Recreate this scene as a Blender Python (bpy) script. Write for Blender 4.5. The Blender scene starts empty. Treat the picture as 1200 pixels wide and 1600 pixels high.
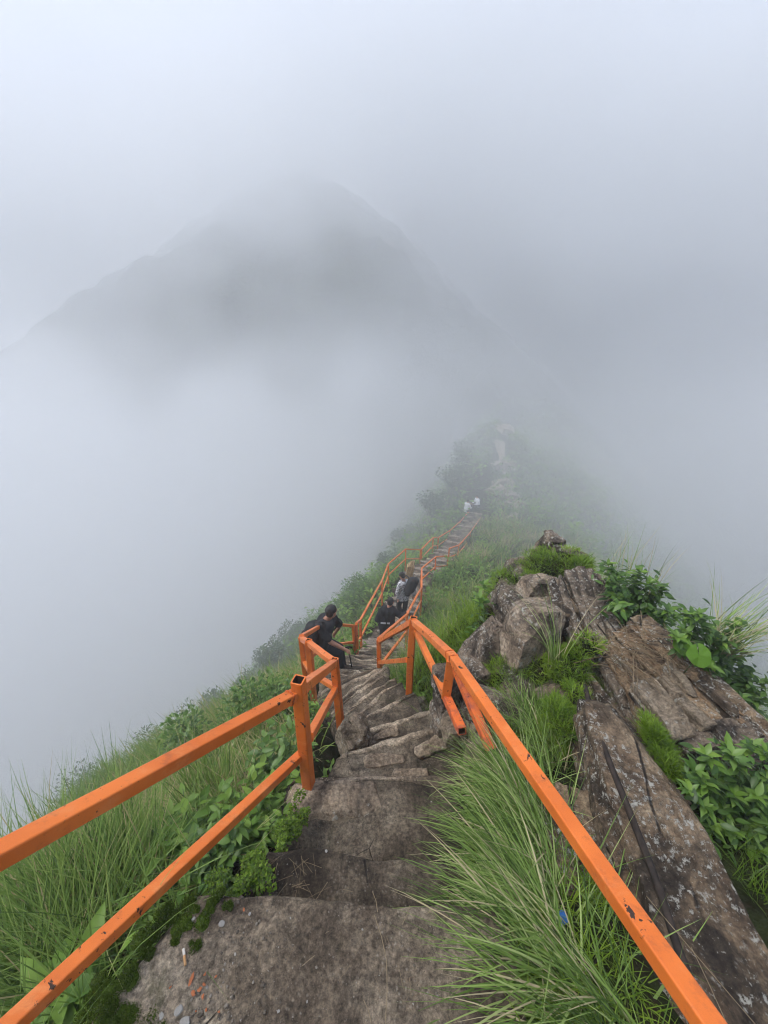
import bpy, bmesh, math, random
import numpy as np
from mathutils import Vector, Matrix, noise as mnoise

R = math.radians
rng = np.random.default_rng(7)
random.seed(7)
scene = bpy.context.scene
col = scene.collection

# ------------------------------------------------------------------ camera
PITCH = 25.0
FPX = 620.0                      # focal length for a 1600 px tall frame
cd = bpy.data.cameras.new('camera')
cam = bpy.data.objects.new('camera', cd)
col.objects.link(cam)
cam.location = (0, 0, 0)
cam.rotation_euler = (R(90 - PITCH), 0, 0)
cd.sensor_fit = 'VERTICAL'
cd.sensor_height = 24
cd.lens = 24 * FPX / 1600
cd.clip_start = 0.02
cd.clip_end = 3000
scene.camera = cam

# ------------------------------------------------------------------ sky, sun, exposure
SUN_EL, SUN_AZ = 64.0, 262.0
w = bpy.data.worlds.new('World')
scene.world = w
w.use_nodes = True
wn = w.node_tree
wn.nodes.clear()
sky = wn.nodes.new('ShaderNodeTexSky')
sky.sky_type = 'NISHITA'
sky.sun_disc = False
sky.sun_elevation = R(SUN_EL)
sky.sun_rotation = R(SUN_AZ)
sky.altitude = 1800
sky.air_density = 1.0
sky.dust_density = 6.0
sky.ozone_density = 1.0
hs = wn.nodes.new('ShaderNodeHueSaturation')
hs.inputs['Saturation'].default_value = 0.66
hs.inputs['Value'].default_value = 1.0
bg = wn.nodes.new('ShaderNodeBackground')
bg.inputs['Strength'].default_value = 0.15
wo = wn.nodes.new('ShaderNodeOutputWorld')
wn.links.new(sky.outputs[0], hs.inputs['Color'])
wn.links.new(hs.outputs[0], bg.inputs[0])
wn.links.new(bg.outputs[0], wo.inputs[0])

sd = bpy.data.lights.new('sun', 'SUN')
sd.energy = 1.5
sd.angle = R(14)
sd.color = (1.0, 0.96, 0.9)
sun = bpy.data.objects.new('sun', sd)
col.objects.link(sun)
_az = R(SUN_AZ)
sdir = Vector((math.sin(_az) * math.cos(R(SUN_EL)), math.cos(_az) * math.cos(R(SUN_EL)), math.sin(R(SUN_EL))))
sun.rotation_euler = sdir.to_track_quat('Z', 'Y').to_euler()
sun.location = sdir * 200

vs = scene.view_settings
vs.view_transform = 'Standard'
vs.look = 'None'
vs.gamma = 1.0
vs.use_curve_mapping = False
vs.exposure = 0.95

cy = scene.cycles
cy.max_bounces = 6
cy.diffuse_bounces = 2
cy.glossy_bounces = 2
cy.transmission_bounces = 3
cy.transparent_max_bounces = 4
cy.volume_bounces = 5
cy.volume_step_rate = 2.2
cy.volume_max_steps = 256
cy.use_adaptive_sampling = True
cy.adaptive_threshold = 0.04
cy.use_denoising = True
cy.filter_width = 1.1

# ------------------------------------------------------------------ helpers
SP, CP = math.sin(R(PITCH)), math.cos(R(PITCH))


def at(u, v, d):
    """world point seen at photo pixel (u, v) at distance d along the camera axis"""
    xc, yc = (u - 600) / FPX, (800 - v) / FPX
    return np.array((xc * d, (CP + yc * SP) * d, (-SP + yc * CP) * d))


def smooth01(a, b, x):
    t = np.clip((x - a) / (b - a), 0, 1)
    return t * t * (3 - 2 * t)


_tab = np.random.default_rng(3).random((256, 256))


def vnoise(x, y, s=0):
    x = np.asarray(x, float) + 17.3 * s
    y = np.asarray(y, float) + 41.7 * s
    xi, yi = np.floor(x).astype(int), np.floor(y).astype(int)
    fx, fy = x - xi, y - yi
    fx = fx * fx * (3 - 2 * fx)
    fy = fy * fy * (3 - 2 * fy)
    a = _tab[xi % 256, yi % 256]
    b = _tab[(xi + 1) % 256, yi % 256]
    c = _tab[xi % 256, (yi + 1) % 256]
    d = _tab[(xi + 1) % 256, (yi + 1) % 256]
    return (a * (1 - fx) + b * fx) * (1 - fy) + (c * (1 - fx) + d * fx) * fy - 0.5


def fnoise(x, y, oct=4, s=0):
    r, amp = 0, 1.0
    for i in range(oct):
        r = r + amp * vnoise(x * 2 ** i, y * 2 ** i, s + i)
        amp *= 0.5
    return r


def mesh_np(name, verts, quads=None, tris=None, mat=None, smooth=True, attrs=None):
    verts = np.asarray(verts, np.float32)
    me = bpy.data.meshes.new(name)
    parts, starts, off = [], [], 0
    if quads is not None and len(quads):
        q = np.asarray(quads, np.int32)
        parts.append(q.ravel())
        starts.append(off + 4 * np.arange(len(q)))
        off += 4 * len(q)
    if tris is not None and len(tris):
        t = np.asarray(tris, np.int32)
        parts.append(t.ravel())
        starts.append(off + 3 * np.arange(len(t)))
        off += 3 * len(t)
    loops = np.concatenate(parts)
    st = np.concatenate(starts).astype(np.int32)
    me.vertices.add(len(verts))
    me.vertices.foreach_set('co', verts.ravel())
    me.loops.add(len(loops))
    me.loops.foreach_set('vertex_index', loops)
    me.polygons.add(len(st))
    me.polygons.foreach_set('loop_start', st)
    me.update(calc_edges=True)
    me.polygons.foreach_set('use_smooth', np.full(len(st), smooth, bool))
    for k, a in (attrs or {}).items():
        at_ = me.attributes.new(k, 'FLOAT', 'POINT')
        at_.data.foreach_set('value', np.asarray(a, np.float32))
    if mat:
        me.materials.append(mat)
    return me


def link(name, me, parent=None, loc=(0, 0, 0), mw=None):
    o = bpy.data.objects.new(name, me)
    col.objects.link(o)
    if parent is not None:
        o.parent = parent
    if mw is not None:
        o.matrix_local = mw
    else:
        o.location = loc
    return o


def tag(o, label=None, cat=None, group=None, kind=None):
    if label:
        o['label'] = label
    if cat:
        o['category'] = cat
    if group:
        o['group'] = group
    if kind:
        o['kind'] = kind
    return o


def empty(name, loc):
    o = bpy.data.objects.new(name, None)
    col.objects.link(o)
    o.location = loc
    o.empty_display_size = 0.2
    return o


class Geo:
    """collects verts and faces of one mesh"""

    def __init__(self):
        self.v, self.q, self.t, self.a, self.b, self.n = [], [], [], [], [], 0

    def add(self, v, q=None, t=None, var=0.5, tt=0.5):
        v = np.asarray(v, float).reshape(-1, 3)
        if q is not None and len(q):
            self.q.append(np.asarray(q, int) + self.n)
        if t is not None and len(t):
            self.t.append(np.asarray(t, int) + self.n)
        self.v.append(v)
        self.a.append(np.broadcast_to(np.asarray(var, float), (len(v),)))
        self.b.append(np.broadcast_to(np.asarray(tt, float), (len(v),)))
        self.n += len(v)

    def mesh(self, name, mat, origin=(0, 0, 0), smooth=True):
        v = np.concatenate(self.v) - np.asarray(origin)
        return mesh_np(name, v, np.concatenate(self.q) if self.q else None,
                       np.concatenate(self.t) if self.t else None, mat, smooth,
                       {'var': np.concatenate(self.a), 'tt': np.concatenate(self.b)})


def tube_geo(g, pts, rad, n=8, var=0.5, caps=True):
    pts = np.asarray(pts, float)
    rad = np.broadcast_to(np.asarray(rad, float), (len(pts),))
    tan = np.gradient(pts, axis=0)
    tan /= np.linalg.norm(tan, axis=1)[:, None] + 1e-9
    ref = np.array((0.31, 0.2, 0.93))
    side = np.cross(tan, ref)
    side /= np.linalg.norm(side, axis=1)[:, None] + 1e-9
    up = np.cross(side, tan)
    an = np.linspace(0, 2 * np.pi, n, endpoint=False)
    v = pts[:, None, :] + rad[:, None, None] * (np.cos(an)[None, :, None] * side[:, None, :] + np.sin(an)[None, :, None] * up[:, None, :])
    m = len(pts)
    i, j = np.meshgrid(np.arange(m - 1), np.arange(n), indexing='ij')
    j2 = (j + 1) % n
    q = np.stack([i * n + j, i * n + j2, (i + 1) * n + j2, (i + 1) * n + j], -1).reshape(-1, 4)
    tris = []
    v = v.reshape(-1, 3)
    if caps:
        c0, c1 = len(v), len(v) + 1
        v = np.vstack([v, pts[:1], pts[-1:]])
        for k in range(n):
            tris.append((c0, (k + 1) % n, k))
            tris.append((c1, (m - 1) * n + k, (m - 1) * n + (k + 1) % n))
    g.add(v, q, tris, var, 0.5)


# ------------------------------------------------------------------ materials
class NT:
    def __init__(self, name):
        self.m = bpy.data.materials.new(name)
        self.m.use_nodes = True
        self.t = self.m.node_tree
        self.t.nodes.clear()
        self.out = self.t.nodes.new('ShaderNodeOutputMaterial')

    def n(self, typ, ins=None, **props):
        nd = self.t.nodes.new('ShaderNode' + typ)
        for k, v in props.items():
            setattr(nd, k, v)
        for k, v in (ins or {}).items():
            self.set(nd, k, v)
        return nd

    def set(self, nd, k, v):
        s = nd.inputs[k]
        if isinstance(v, bpy.types.NodeSocket):
            self.t.links.new(v, s)
        elif isinstance(v, bpy.types.Node):
            self.t.links.new(v.outputs[0], s)
        else:
            if s.type == 'RGBA' and len(v) == 3:
                v = (*v, 1)
            s.default_value = v

    def coord(self, kind='Object', scale=(1, 1, 1), rot=(0, 0, 0)):
        c = self.n('TexCoord')
        mp = self.n('Mapping', {'Vector': c.outputs[kind], 'Scale': scale, 'Rotation': rot})
        return mp.outputs[0]

    def noise(self, vec, scale, detail=4, rough=0.55, dist=0.0):
        return self.n('TexNoise', {'Vector': vec, 'Scale': scale, 'Detail': detail, 'Roughness': rough, 'Distortion': dist}).outputs[0]

    def ramp(self, fac, stops, interp='LINEAR'):
        nd = self.n('ValToRGB', {'Fac': fac})
        cr = nd.color_ramp
        cr.interpolation = interp
        while len(cr.elements) < len(stops):
            cr.elements.new(0.5)
        for e, (p, c) in zip(cr.elements, stops):
            e.position = p
            e.color = (*c, 1) if not isinstance(c, (int, float)) else (c, c, c, 1)
        return nd.outputs[0]

    def mix(self, fac, a, b, mode='MIX'):
        nd = self.n('Mix', data_type='RGBA', blend_type=mode)
        nd.clamp_factor = True
        for s, v in ((nd.inputs[0], fac), (nd.inputs[6], a), (nd.inputs[7], b)):
            if isinstance(v, bpy.types.NodeSocket):
                self.t.links.new(v, s)
            elif s.type == 'RGBA':
                s.default_value = (*v, 1)
            else:
                s.default_value = v
        return nd.outputs[2]

    def math(self, op, a, b=0.0, c=None):
        nd = self.n('Math', operation=op)
        for i, v in enumerate((a, b) if c is None else (a, b, c)):
            if isinstance(v, bpy.types.NodeSocket):
                self.t.links.new(v, nd.inputs[i])
            else:
                nd.inputs[i].default_value = v
        return nd.outputs[0]

    def smooth(self, val, a, b, lo=0.0, hi=1.0):
        nd = self.n('MapRange', {'Value': val, 'From Min': a, 'From Max': b, 'To Min': lo, 'To Max': hi}, interpolation_type='SMOOTHSTEP')
        return nd.outputs[0]

    def bump(self, h, strength=0.5, dist=0.02, normal=None):
        ins = {'Height': h, 'Strength': strength, 'Distance': dist}
        if normal is not None:
            ins['Normal'] = normal
        return self.n('Bump', ins).outputs[0]

    def bsdf(self, color, rough=0.8, normal=None, spec=0.3, **kw):
        ins = {'Base Color': color, 'Roughness': rough, 'Specular IOR Level': spec}
        if normal is not None:
            ins['Normal'] = normal
        ins.update(kw)
        b = self.n('BsdfPrincipled', ins)
        return b

    def done(self, sh):
        self.t.links.new(sh.outputs[0], self.out.inputs['Surface'])
        return self.m


M = {}


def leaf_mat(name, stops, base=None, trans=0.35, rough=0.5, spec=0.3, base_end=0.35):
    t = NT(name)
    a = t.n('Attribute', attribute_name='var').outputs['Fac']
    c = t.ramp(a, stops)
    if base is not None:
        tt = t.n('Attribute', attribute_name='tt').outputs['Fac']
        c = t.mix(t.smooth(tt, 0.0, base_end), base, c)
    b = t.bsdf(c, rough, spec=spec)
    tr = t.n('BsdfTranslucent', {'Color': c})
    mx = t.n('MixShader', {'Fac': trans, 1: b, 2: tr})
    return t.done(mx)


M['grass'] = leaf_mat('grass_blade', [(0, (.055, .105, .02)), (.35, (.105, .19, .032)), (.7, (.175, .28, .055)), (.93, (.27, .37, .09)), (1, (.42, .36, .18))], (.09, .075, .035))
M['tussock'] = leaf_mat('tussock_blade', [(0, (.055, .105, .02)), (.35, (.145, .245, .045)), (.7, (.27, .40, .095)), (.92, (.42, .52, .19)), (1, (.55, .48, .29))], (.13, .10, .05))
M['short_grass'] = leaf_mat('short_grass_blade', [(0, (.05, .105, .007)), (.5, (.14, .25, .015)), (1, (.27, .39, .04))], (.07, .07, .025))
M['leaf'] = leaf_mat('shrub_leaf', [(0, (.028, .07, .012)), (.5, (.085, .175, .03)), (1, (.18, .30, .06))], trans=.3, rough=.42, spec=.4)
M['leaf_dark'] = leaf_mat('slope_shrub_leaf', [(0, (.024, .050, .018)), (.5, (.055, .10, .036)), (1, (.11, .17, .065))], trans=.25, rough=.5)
M['leaf_bright'] = leaf_mat('weed_leaf', [(0, (.045, .115, .014)), (.5, (.12, .235, .03)), (1, (.23, .37, .06))], trans=.35, rough=.45, spec=.35)
M['big_leaf'] = leaf_mat('round_leaf_green', [(0, (.10, .22, .02)), (1, (.15, .30, .03))], trans=.4, rough=.5)
M['moss'] = leaf_mat('moss_green', [(0, (.035, .055, .008)), (.5, (.06, .10, .012)), (1, (.10, .15, .02))], trans=.1, rough=.9, spec=.1)
M['straw'] = leaf_mat('dry_straw', [(0, (.13, .085, .05)), (1, (.32, .25, .15))], trans=.1, rough=.7)

t = NT('stem_brown')
M['stem'] = t.done(t.bsdf((.09, .075, .045), .8))
t = NT('stem_green')
M['stem_green'] = t.done(t.bsdf((.09, .14, .045), .6))


def paint_mat():
    t = NT('orange_paint')
    v = t.coord()
    big = t.noise(v, 3.0, 3)
    c = t.mix(t.smooth(big, .3, .7), (.60, .134, .018), (.74, .185, .030))
    c = t.mix(t.math('MULTIPLY', t.smooth(t.noise(v, 4.5, 6, .7, .6), .50, .66), .55), c, (.74, .27, .085))
    dirt = t.smooth(t.noise(v, 9.0, 7, .75), .52, .70)
    c = t.mix(t.math('MULTIPLY', dirt, .6), c, (.30, .075, .03))
    chip_n = t.noise(v, 26.0, 5, .62, .4)
    chip = t.math('MULTIPLY', t.smooth(chip_n, .60, .615), t.smooth(t.noise(v, 5.5, 2), .56, .60))
    sp = t.math('MULTIPLY', t.smooth(t.noise(v, 75.0, 2, .5), .70, .725), t.smooth(t.noise(v, 3.0, 2), .52, .6))
    chip = t.math('MAXIMUM', chip, t.math('MULTIPLY', sp, .8))
    c = t.mix(chip, c, (.045, .024, .016))
    grain = t.noise(v, 160.0, 3)
    h = t.math('SUBTRACT', t.math('MULTIPLY', grain, .25), chip)
    nm = t.bump(h, .35, .0025)
    ro = t.math('MULTIPLY_ADD', chip, .35, .42)
    return t.done(t.bsdf(c, ro, nm, .4))


M['paint'] = paint_mat()


def rusty_mat():
    t = NT('worn_orange_paint')
    v = t.coord()
    f = t.smooth(t.noise(v, 14.0, 6, .7), .40, .66)
    c = t.mix(f, (.70, .15, .03), (.34, .075, .045))
    c = t.mix(t.smooth(t.noise(v, 50, 5), .62, .70), c, (.06, .03, .02))
    return t.done(t.bsdf(c, .6, t.bump(t.noise(v, 90, 4), .3, .003), .3))


M['rust_paint'] = rusty_mat()
t = NT('painted_weld')
v = t.coord()
M['weld'] = t.done(t.bsdf(t.mix(t.smooth(t.noise(v, 40, 4), .45, .65), (.62, .13, .022), (.22, .06, .03)), .6, t.bump(t.noise(v, 120, 3), 1, .006), .3))
t = NT('bare_steel_inside')
v = t.coord()
M['steel'] = t.done(t.bsdf(t.mix(t.noise(v, 30, 4), (.03, .02, .015), (.10, .05, .03)), .8))


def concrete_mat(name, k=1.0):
    t = NT(name)
    v = t.coord()
    big = t.math('MULTIPLY_ADD', t.math('SUBTRACT', t.noise(v, 8.0, 6, .7), .5), .45, t.noise(v, 1.6, 3, .55, .3))
    c = t.ramp(big, [(.34, (.055, .046, .037)), (.44, (.12, .102, .083)), (.51, (.185, .162, .134)), (.58, (.28, .25, .21)), (.68, (.42, .39, .34))])
    stain = t.smooth(t.noise(v, 4.2, 6, .68, .8), .50, .62)
    c = t.mix(t.math('MULTIPLY', stain, .6), c, (.040, .034, .028))
    b = t.noise(v, 48, 9, .84)
    c = t.mix(.85, c, t.ramp(b, [(.38, (.22, .20, .18)), (.5, (.92, .89, .85)), (.62, (1.95, 1.86, 1.72))]), 'MULTIPLY')
    # exposed aggregate where the skin of the concrete has gone
    vor = t.n('TexVoronoi', {'Vector': v, 'Scale': 70.0, 'Randomness': 1.0})
    peb = t.smooth(vor.outputs['Distance'], .42, .10)
    gone = t.smooth(t.noise(v, 2.4, 4, .6, .3), .46, .62)
    sel = t.math('MULTIPLY', t.smooth(vor.outputs['Color'], .35, .55), gone)
    peb = t.math('MULTIPLY', peb, sel)
    c = t.mix(t.math('MULTIPLY', peb, .7), c, t.mix(vor.outputs['Color'], (.20, .18, .15), (.42, .40, .36)))
    sp = t.smooth(t.noise(v, 130, 2), .72, .76)
    c = t.mix(sp, c, (.38, .37, .34))
    mo = t.smooth(t.noise(v, 3.3, 6, .65, .5), .57, .72)
    c = t.mix(t.math('MULTIPLY', mo, .6), c, (.05, .058, .018))
    cr = t.n('TexVoronoi', {'Vector': t.mix(.12, v, t.n('TexNoise', {'Vector': v, 'Scale': 3.0}).outputs['Color']), 'Scale': 2.3}, feature='DISTANCE_TO_EDGE')
    crack = t.smooth(cr.outputs['Distance'], .007, .0)
    crack = t.math('MULTIPLY', crack, t.smooth(t.noise(v, 2.0, 2), .54, .62))
    c = t.mix(crack, c, (.02, .017, .014))
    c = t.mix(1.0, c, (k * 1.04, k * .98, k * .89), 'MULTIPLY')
    h = t.math('ADD', t.math('MULTIPLY', b, .9), t.math('ADD', t.math('MULTIPLY', peb, .5), t.math('MULTIPLY', t.noise(v, 60, 6, .75), .45)))
    h = t.math('SUBTRACT', h, t.math('MULTIPLY', crack, .8))
    nm = t.bump(h, .9, .016)
    return t.done(t.bsdf(c, .88, nm, .25))


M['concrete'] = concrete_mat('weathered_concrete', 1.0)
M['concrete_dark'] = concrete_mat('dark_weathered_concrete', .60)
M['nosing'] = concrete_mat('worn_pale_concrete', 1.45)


def rock_mat(name, cols, lichen=.5, streak=(7, 1.2, 9), moss=.3, dark=.5):
    t = NT(name)
    v = t.coord()
    vs_ = t.coord(scale=streak)
    a = t.noise(vs_, 1.2, 8, .72, .9)
    a2 = t.noise(v, 5.5, 7, .7, .4)
    am = t.math('MULTIPLY_ADD', t.math('SUBTRACT', a2, .5), .7, a)
    c = t.ramp(am, [(.25, cols[0]), (.42, cols[1]), (.58, cols[2]), (.78, cols[3])])
    big = t.noise(v, 2.6, 6, .66, .6)
    c = t.mix(t.math('MULTIPLY', t.smooth(big, .60 - .16 * (1 - dark), .44 - .16 * (1 - dark)), .88 if dark > 0 else 0.0), c, (.024, .020, .017))
    fine = t.noise(v, 38, 7, .76)
    c = t.mix(.85, c, t.ramp(fine, [(.34, (.22, .20, .18)), (.5, (.95, .93, .9)), (.66, (1.85, 1.78, 1.66))]), 'MULTIPLY')
    mo = t.smooth(t.noise(v, 4.5, 6, .7), .72 - .2 * moss, .80 - .2 * moss)
    c = t.mix(t.math('MULTIPLY', mo, .8), c, (.055, .07, .014))
    ln = t.noise(v, 30, 6, .8)
    lb = t.smooth(t.noise(v, 3.8, 4, .65), .62 - .22 * lichen, .70 - .22 * lichen)
    li = t.math('MULTIPLY', t.smooth(ln, .54, .59), lb)
    l2 = t.math('MULTIPLY', t.smooth(t.noise(v, 75, 3, .6), .66, .70), min(1.0, lichen))
    li = t.math('MAXIMUM', li, l2)
    c = t.mix(t.math('MULTIPLY', li, .9), c, t.mix(t.noise(v, 60, 2), (.34, .335, .29), (.60, .585, .52)))
    cw = t.mix(.10, vs_, t.n('TexNoise', {'Vector': v, 'Scale': 4.0}).outputs['Color'])
    cr = t.n('TexVoronoi', {'Vector': cw, 'Scale': .55}, feature='DISTANCE_TO_EDGE')
    crack = t.math('MULTIPLY', t.smooth(cr.outputs['Distance'], .014, .0), t.smooth(big, .46, .56))
    c = t.mix(t.math('MULTIPLY', crack, .9), c, (.016, .013, .011))
    h = t.math('ADD', t.math('MULTIPLY', am, 1.1), t.math('ADD', t.math('MULTIPLY', fine, .5), t.math('MULTIPLY', li, .10)))
    h = t.math('SUBTRACT', h, t.math('MULTIPLY', crack, .9))
    nm = t.bump(h, 1.0, .035)
    return t.done(t.bsdf(c, .85, nm, .25))


M['rock_slab'] = rock_mat('lichen_rock_slab', [(.045, .032, .022), (.15, .105, .068), (.26, .195, .13), (.50, .41, .29)], .8, (3.2, 1.5, 4.5), .05, .8)
M['rock_ochre'] = rock_mat('ochre_bedded_rock', [(.07, .042, .024), (.20, .125, .07), (.32, .235, .15), (.54, .47, .37)], .55, (5, 1.3, 12), .25, .45)
M['rock_grey'] = rock_mat('grey_lichen_rock', [(.045, .036, .028), (.155, .122, .092), (.265, .215, .165), (.48, .42, .335)], .85, (5, 1.5, 9), .3, .6)
M['rock_face'] = rock_mat('pale_boulder_face', [(.08, .062, .046), (.235, .185, .135), (.35, .285, .215), (.52, .45, .36)], .7, (3, 2, 4), .12, .35)
M['rock_tan'] = rock_mat('tan_rock', [(.09, .07, .05), (.20, .16, .115), (.29, .24, .18), (.42, .37, .30)], .4, (4, 2, 4), .15, .12)
M['rock_pale'] = rock_mat('pale_step_stone', [(.12, .092, .062), (.26, .205, .15), (.37, .305, .23), (.50, .43, .34)], .2, (3, 2, 3), .08, .2)
M['rock_far'] = rock_mat('path_rubble', [(.16, .13, .10), (.26, .22, .18), (.34, .30, .25), (.46, .42, .36)], .2, (3, 3, 3), .05, .0)

t = NT('soil_and_litter')
v = t.coord()
c = t.ramp(t.noise(v, 3, 6, .65), [(.3, (.010, .011, .006)), (.5, (.022, .026, .010)), (.7, (.045, .06, .018))])
c = t.mix(t.smooth(t.noise(v, 11, 4), .5, .7), c, (.04, .028, .017))
M['soil'] = t.done(t.bsdf(c, .95, t.bump(t.noise(v, 18, 6, .7), 1, .06), .1))

t = NT('green_mountain_side')
v = t.coord()
c = t.ramp(t.noise(v, .22, 8, .66), [(.3, (.012, .020, .008)), (.5, (.035, .055, .018)), (.7, (.075, .10, .035))])
c = t.mix(t.smooth(t.noise(v, .12, 6, .6, 1), .58, .68), c, (.10, .085, .06))
M['mountain'] = t.done(t.bsdf(c, .95, t.bump(t.noise(v, 1.1, 8, .7), 1, .8), .1))


def plain(name, c, rough=.8, spec=.3, nscale=None, c2=None, bump=0.0):
    t = NT(name)
    cc, nm = c, None
    if nscale:
        v = t.coord()
        nz = t.noise(v, nscale, 4)
        cc = t.mix(t.smooth(nz, .35, .65), c, c2 or tuple(x * .6 for x in c))
        if bump:
            nm = t.bump(nz, .6, bump)
    return t.done(t.bsdf(cc, rough, nm, spec))


M['cable'] = plain('weathered_black_pipe', (.020, .016, .014), .75, .2, 22, (.042, .031, .025), .003)
M['skin'] = plain('skin', (.42, .22, .15), .55, .35, 30, (.36, .18, .12))
M['hair'] = plain('black_hair', (.012, .011, .011), .6, .4, 60, (.02, .018, .017), .004)
M['black_cloth'] = plain('black_cloth', (.014, .014, .016), .9, .15, 14, (.024, .024, .027), .01)
M['dark_cloth'] = plain('charcoal_cloth', (.022, .022, .026), .9, .15, 12, (.035, .035, .04), .01)
M['denim'] = plain('dark_blue_trousers', (.014, .017, .024), .9, .15, 16, (.024, .027, .036), .01)
M['white_cloth'] = plain('white_cloth', (.72, .73, .75), .9, .15, 14, (.6, .62, .66), .01)
M['white_rubber'] = plain('white_shoe', (.75, .75, .73), .6, .3, 30, (.6, .6, .58))
M['pattern'] = plain('grey_patterned_cloth', (.66, .66, .68), .9, .15, 24, (.10, .10, .11), .004)
M['bag'] = plain('black_nylon', (.012, .012, .013), .65, .3, 25, (.022, .022, .024), .006)
M['wood_pale'] = rock_mat('pale_splintered_wood', [(.22, .14, .07), (.42, .29, .16), (.55, .41, .25), (.66, .53, .36)], .0, (14, 14, 1.2), .0, .0)
M['orange_spot'] = plain('orange_paint_spot', (.46, .15, .06), .8, .2, 40, (.30, .12, .06))
M['pebble'] = plain('pale_pebble', (.36, .35, .32), .7, .3, 25, (.25, .24, .22), .003)
M['cig_paper'] = plain('cigarette_paper', (.72, .68, .6), .8)
M['cig_filter'] = plain('cigarette_filter', (.62, .36, .17), .8, .3, 90, (.5, .28, .12))
M['blue'] = plain('blue_wrapper', (.03, .13, .42), .35, .5)
M['dark_soil'] = plain('dark_roots', (.035, .022, .015), .95, .1, 30, (.09, .055, .035), .01)

# ------------------------------------------------------------------ the lie of the land
# stair centre line: y, x, z of the tread, half width
CL = np.array([
    (-3.0, -.50, .30, .75), (-1.5, -.45, -.75, .72), (-0.6, -.38, -1.50, .70), (0.0, -.33, -1.80, .62), (.69, -.19, -1.93, .46), (.92, -.13, -2.10, .42), (1.44, -.09, -2.46, .48),
    (1.92, .06, -2.80, .46), (2.31, .05, -3.10, .42), (2.75, -.10, -3.42, .40), (3.2, -.27, -3.78, .44), (3.8, -.45, -4.28, .46), (4.5, -.50, -4.95, .48),
    (5.3, -.42, -5.62, .52), (6.8, -.10, -6.75, .52), (8.3, .12, -7.75, .54), (10.5, .55, -8.66, .56), (12.0, .80, -9.15, .58), (14.5, 1.55, -9.75, .62),
    (16.0, 2.3, -10.3, .62), (19.5, 3.65, -11.45, .56), (23.0, 5.2, -12.05, .52), (26.2, 6.6, -12.5, .5), (30, 8.2, -12.9, .5), (38, 11.5, -12.4, .5), (48, 15, -12.2, .5),
    (60, 19, -10.5, .5), (75, 17, -4, .5), (90, 10, 6, .5), (120, 5, 10, .5)])


def cl_x(y):
    return np.interp(y, CL[:, 0], CL[:, 1])


def cl_z(y):
    return np.interp(y, CL[:, 0], CL[:, 2])


def cl_w(y):
    return np.interp(y, CL[:, 0], CL[:, 3])


def outcrop_h(x, y):
    h = -2.13 - .08 * np.maximum(0, y) - .30 * smooth01(1.8, 2.5, y) - 1.9 * np.maximum(0, y - 3.55) - 1.1 * np.maximum(0, x - 2.05)
    h = h - 1.25 * np.maximum(0, 1.10 - x) * smooth01(.9, 2.2, y) - .22 * np.maximum(0, 1.0 - x)
    return h + .10 * fnoise(x * 2.3, y * 2.3, 3, 5)


def ground(x, y):
    x = np.asarray(x, float)
    y = np.asarray(y, float)
    zc, u, w_ = cl_z(y), x - cl_x(y), cl_w(y)
    al = np.maximum(0, -u - w_)
    ar = np.maximum(0, u - w_)
    k = np.minimum(al, 6.5)
    left = (.34 + .12 * smooth01(4.5, 1.0, y)) * k + .072 * k * k + 1.28 * np.maximum(0, al - 6.5)
    k = np.clip(ar - 1.2, 0, 9)
    right = -.05 * np.minimum(ar, 1.2) + .045 * k * k + .82 * np.maximum(0, ar - 10.2)
    z = zc - .16 - left - right - .42 * smooth01(.10, -.02, np.abs(u) - w_) * smooth01(9, 6, y) - .12 * smooth01(.15, -.02, np.abs(u) - w_)
    far = smooth01(1.0, 10, al + ar)
    z = z + .9 * far * fnoise(x * .35, y * .35, 4, 1) + .16 * smooth01(.1, 1.2, al + ar) * fnoise(x * 1.6, y * 1.6, 3, 2)
    # hump of bushes and crag where the ridge path goes up again
    hump = 2.6 * np.exp(-((x - 7.6) / 2.6) ** 2 - ((y - 33) / 4.0) ** 2) + 3.4 * np.exp(-((x - 11.2) / 3.4) ** 2 - ((y - 42) / 6.0) ** 2)
    z = z + hump
    near = smooth01(7.0, 4.2, y)
    zo = outcrop_h(x, y)
    # the crag right of the top steps
    m = smooth01(.02, .40, u - w_) * near
    z2 = np.maximum(z, zo)
    z = z * (1 - m) + z2 * m
    return np.maximum(z, -74.0)


def gz(x, y):
    return float(ground(x, y))


def build_ridge():
    ys = np.concatenate([np.arange(-6, 6, .11), np.arange(6, 20, .28), np.arange(20, 64, .7), np.arange(64, 118, 3)])
    a = np.concatenate([-np.geomspace(90, 6, 40), -np.arange(5.8, 0, -.14), np.arange(0, 5.8, .14), np.geomspace(6, 90, 40)])
    Y, A = np.meshgrid(ys, a, indexing='ij')
    X = cl_x(Y) + A
    Z = ground(X, Y)
    n, m = Y.shape
    i, j = np.meshgrid(np.arange(n - 1), np.arange(m - 1), indexing='ij')
    q = np.stack([i * m + j, i * m + j + 1, (i + 1) * m + j + 1, (i + 1) * m + j], -1).reshape(-1, 4)
    me = mesh_np('ridge', np.stack([X, Y, Z], -1).reshape(-1, 3), q, None, M['soil'])
    tag(link('ridge_ground', me), 'steep narrow ridge falling away on both sides of the stairs', kind='structure')


build_ridge()


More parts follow.
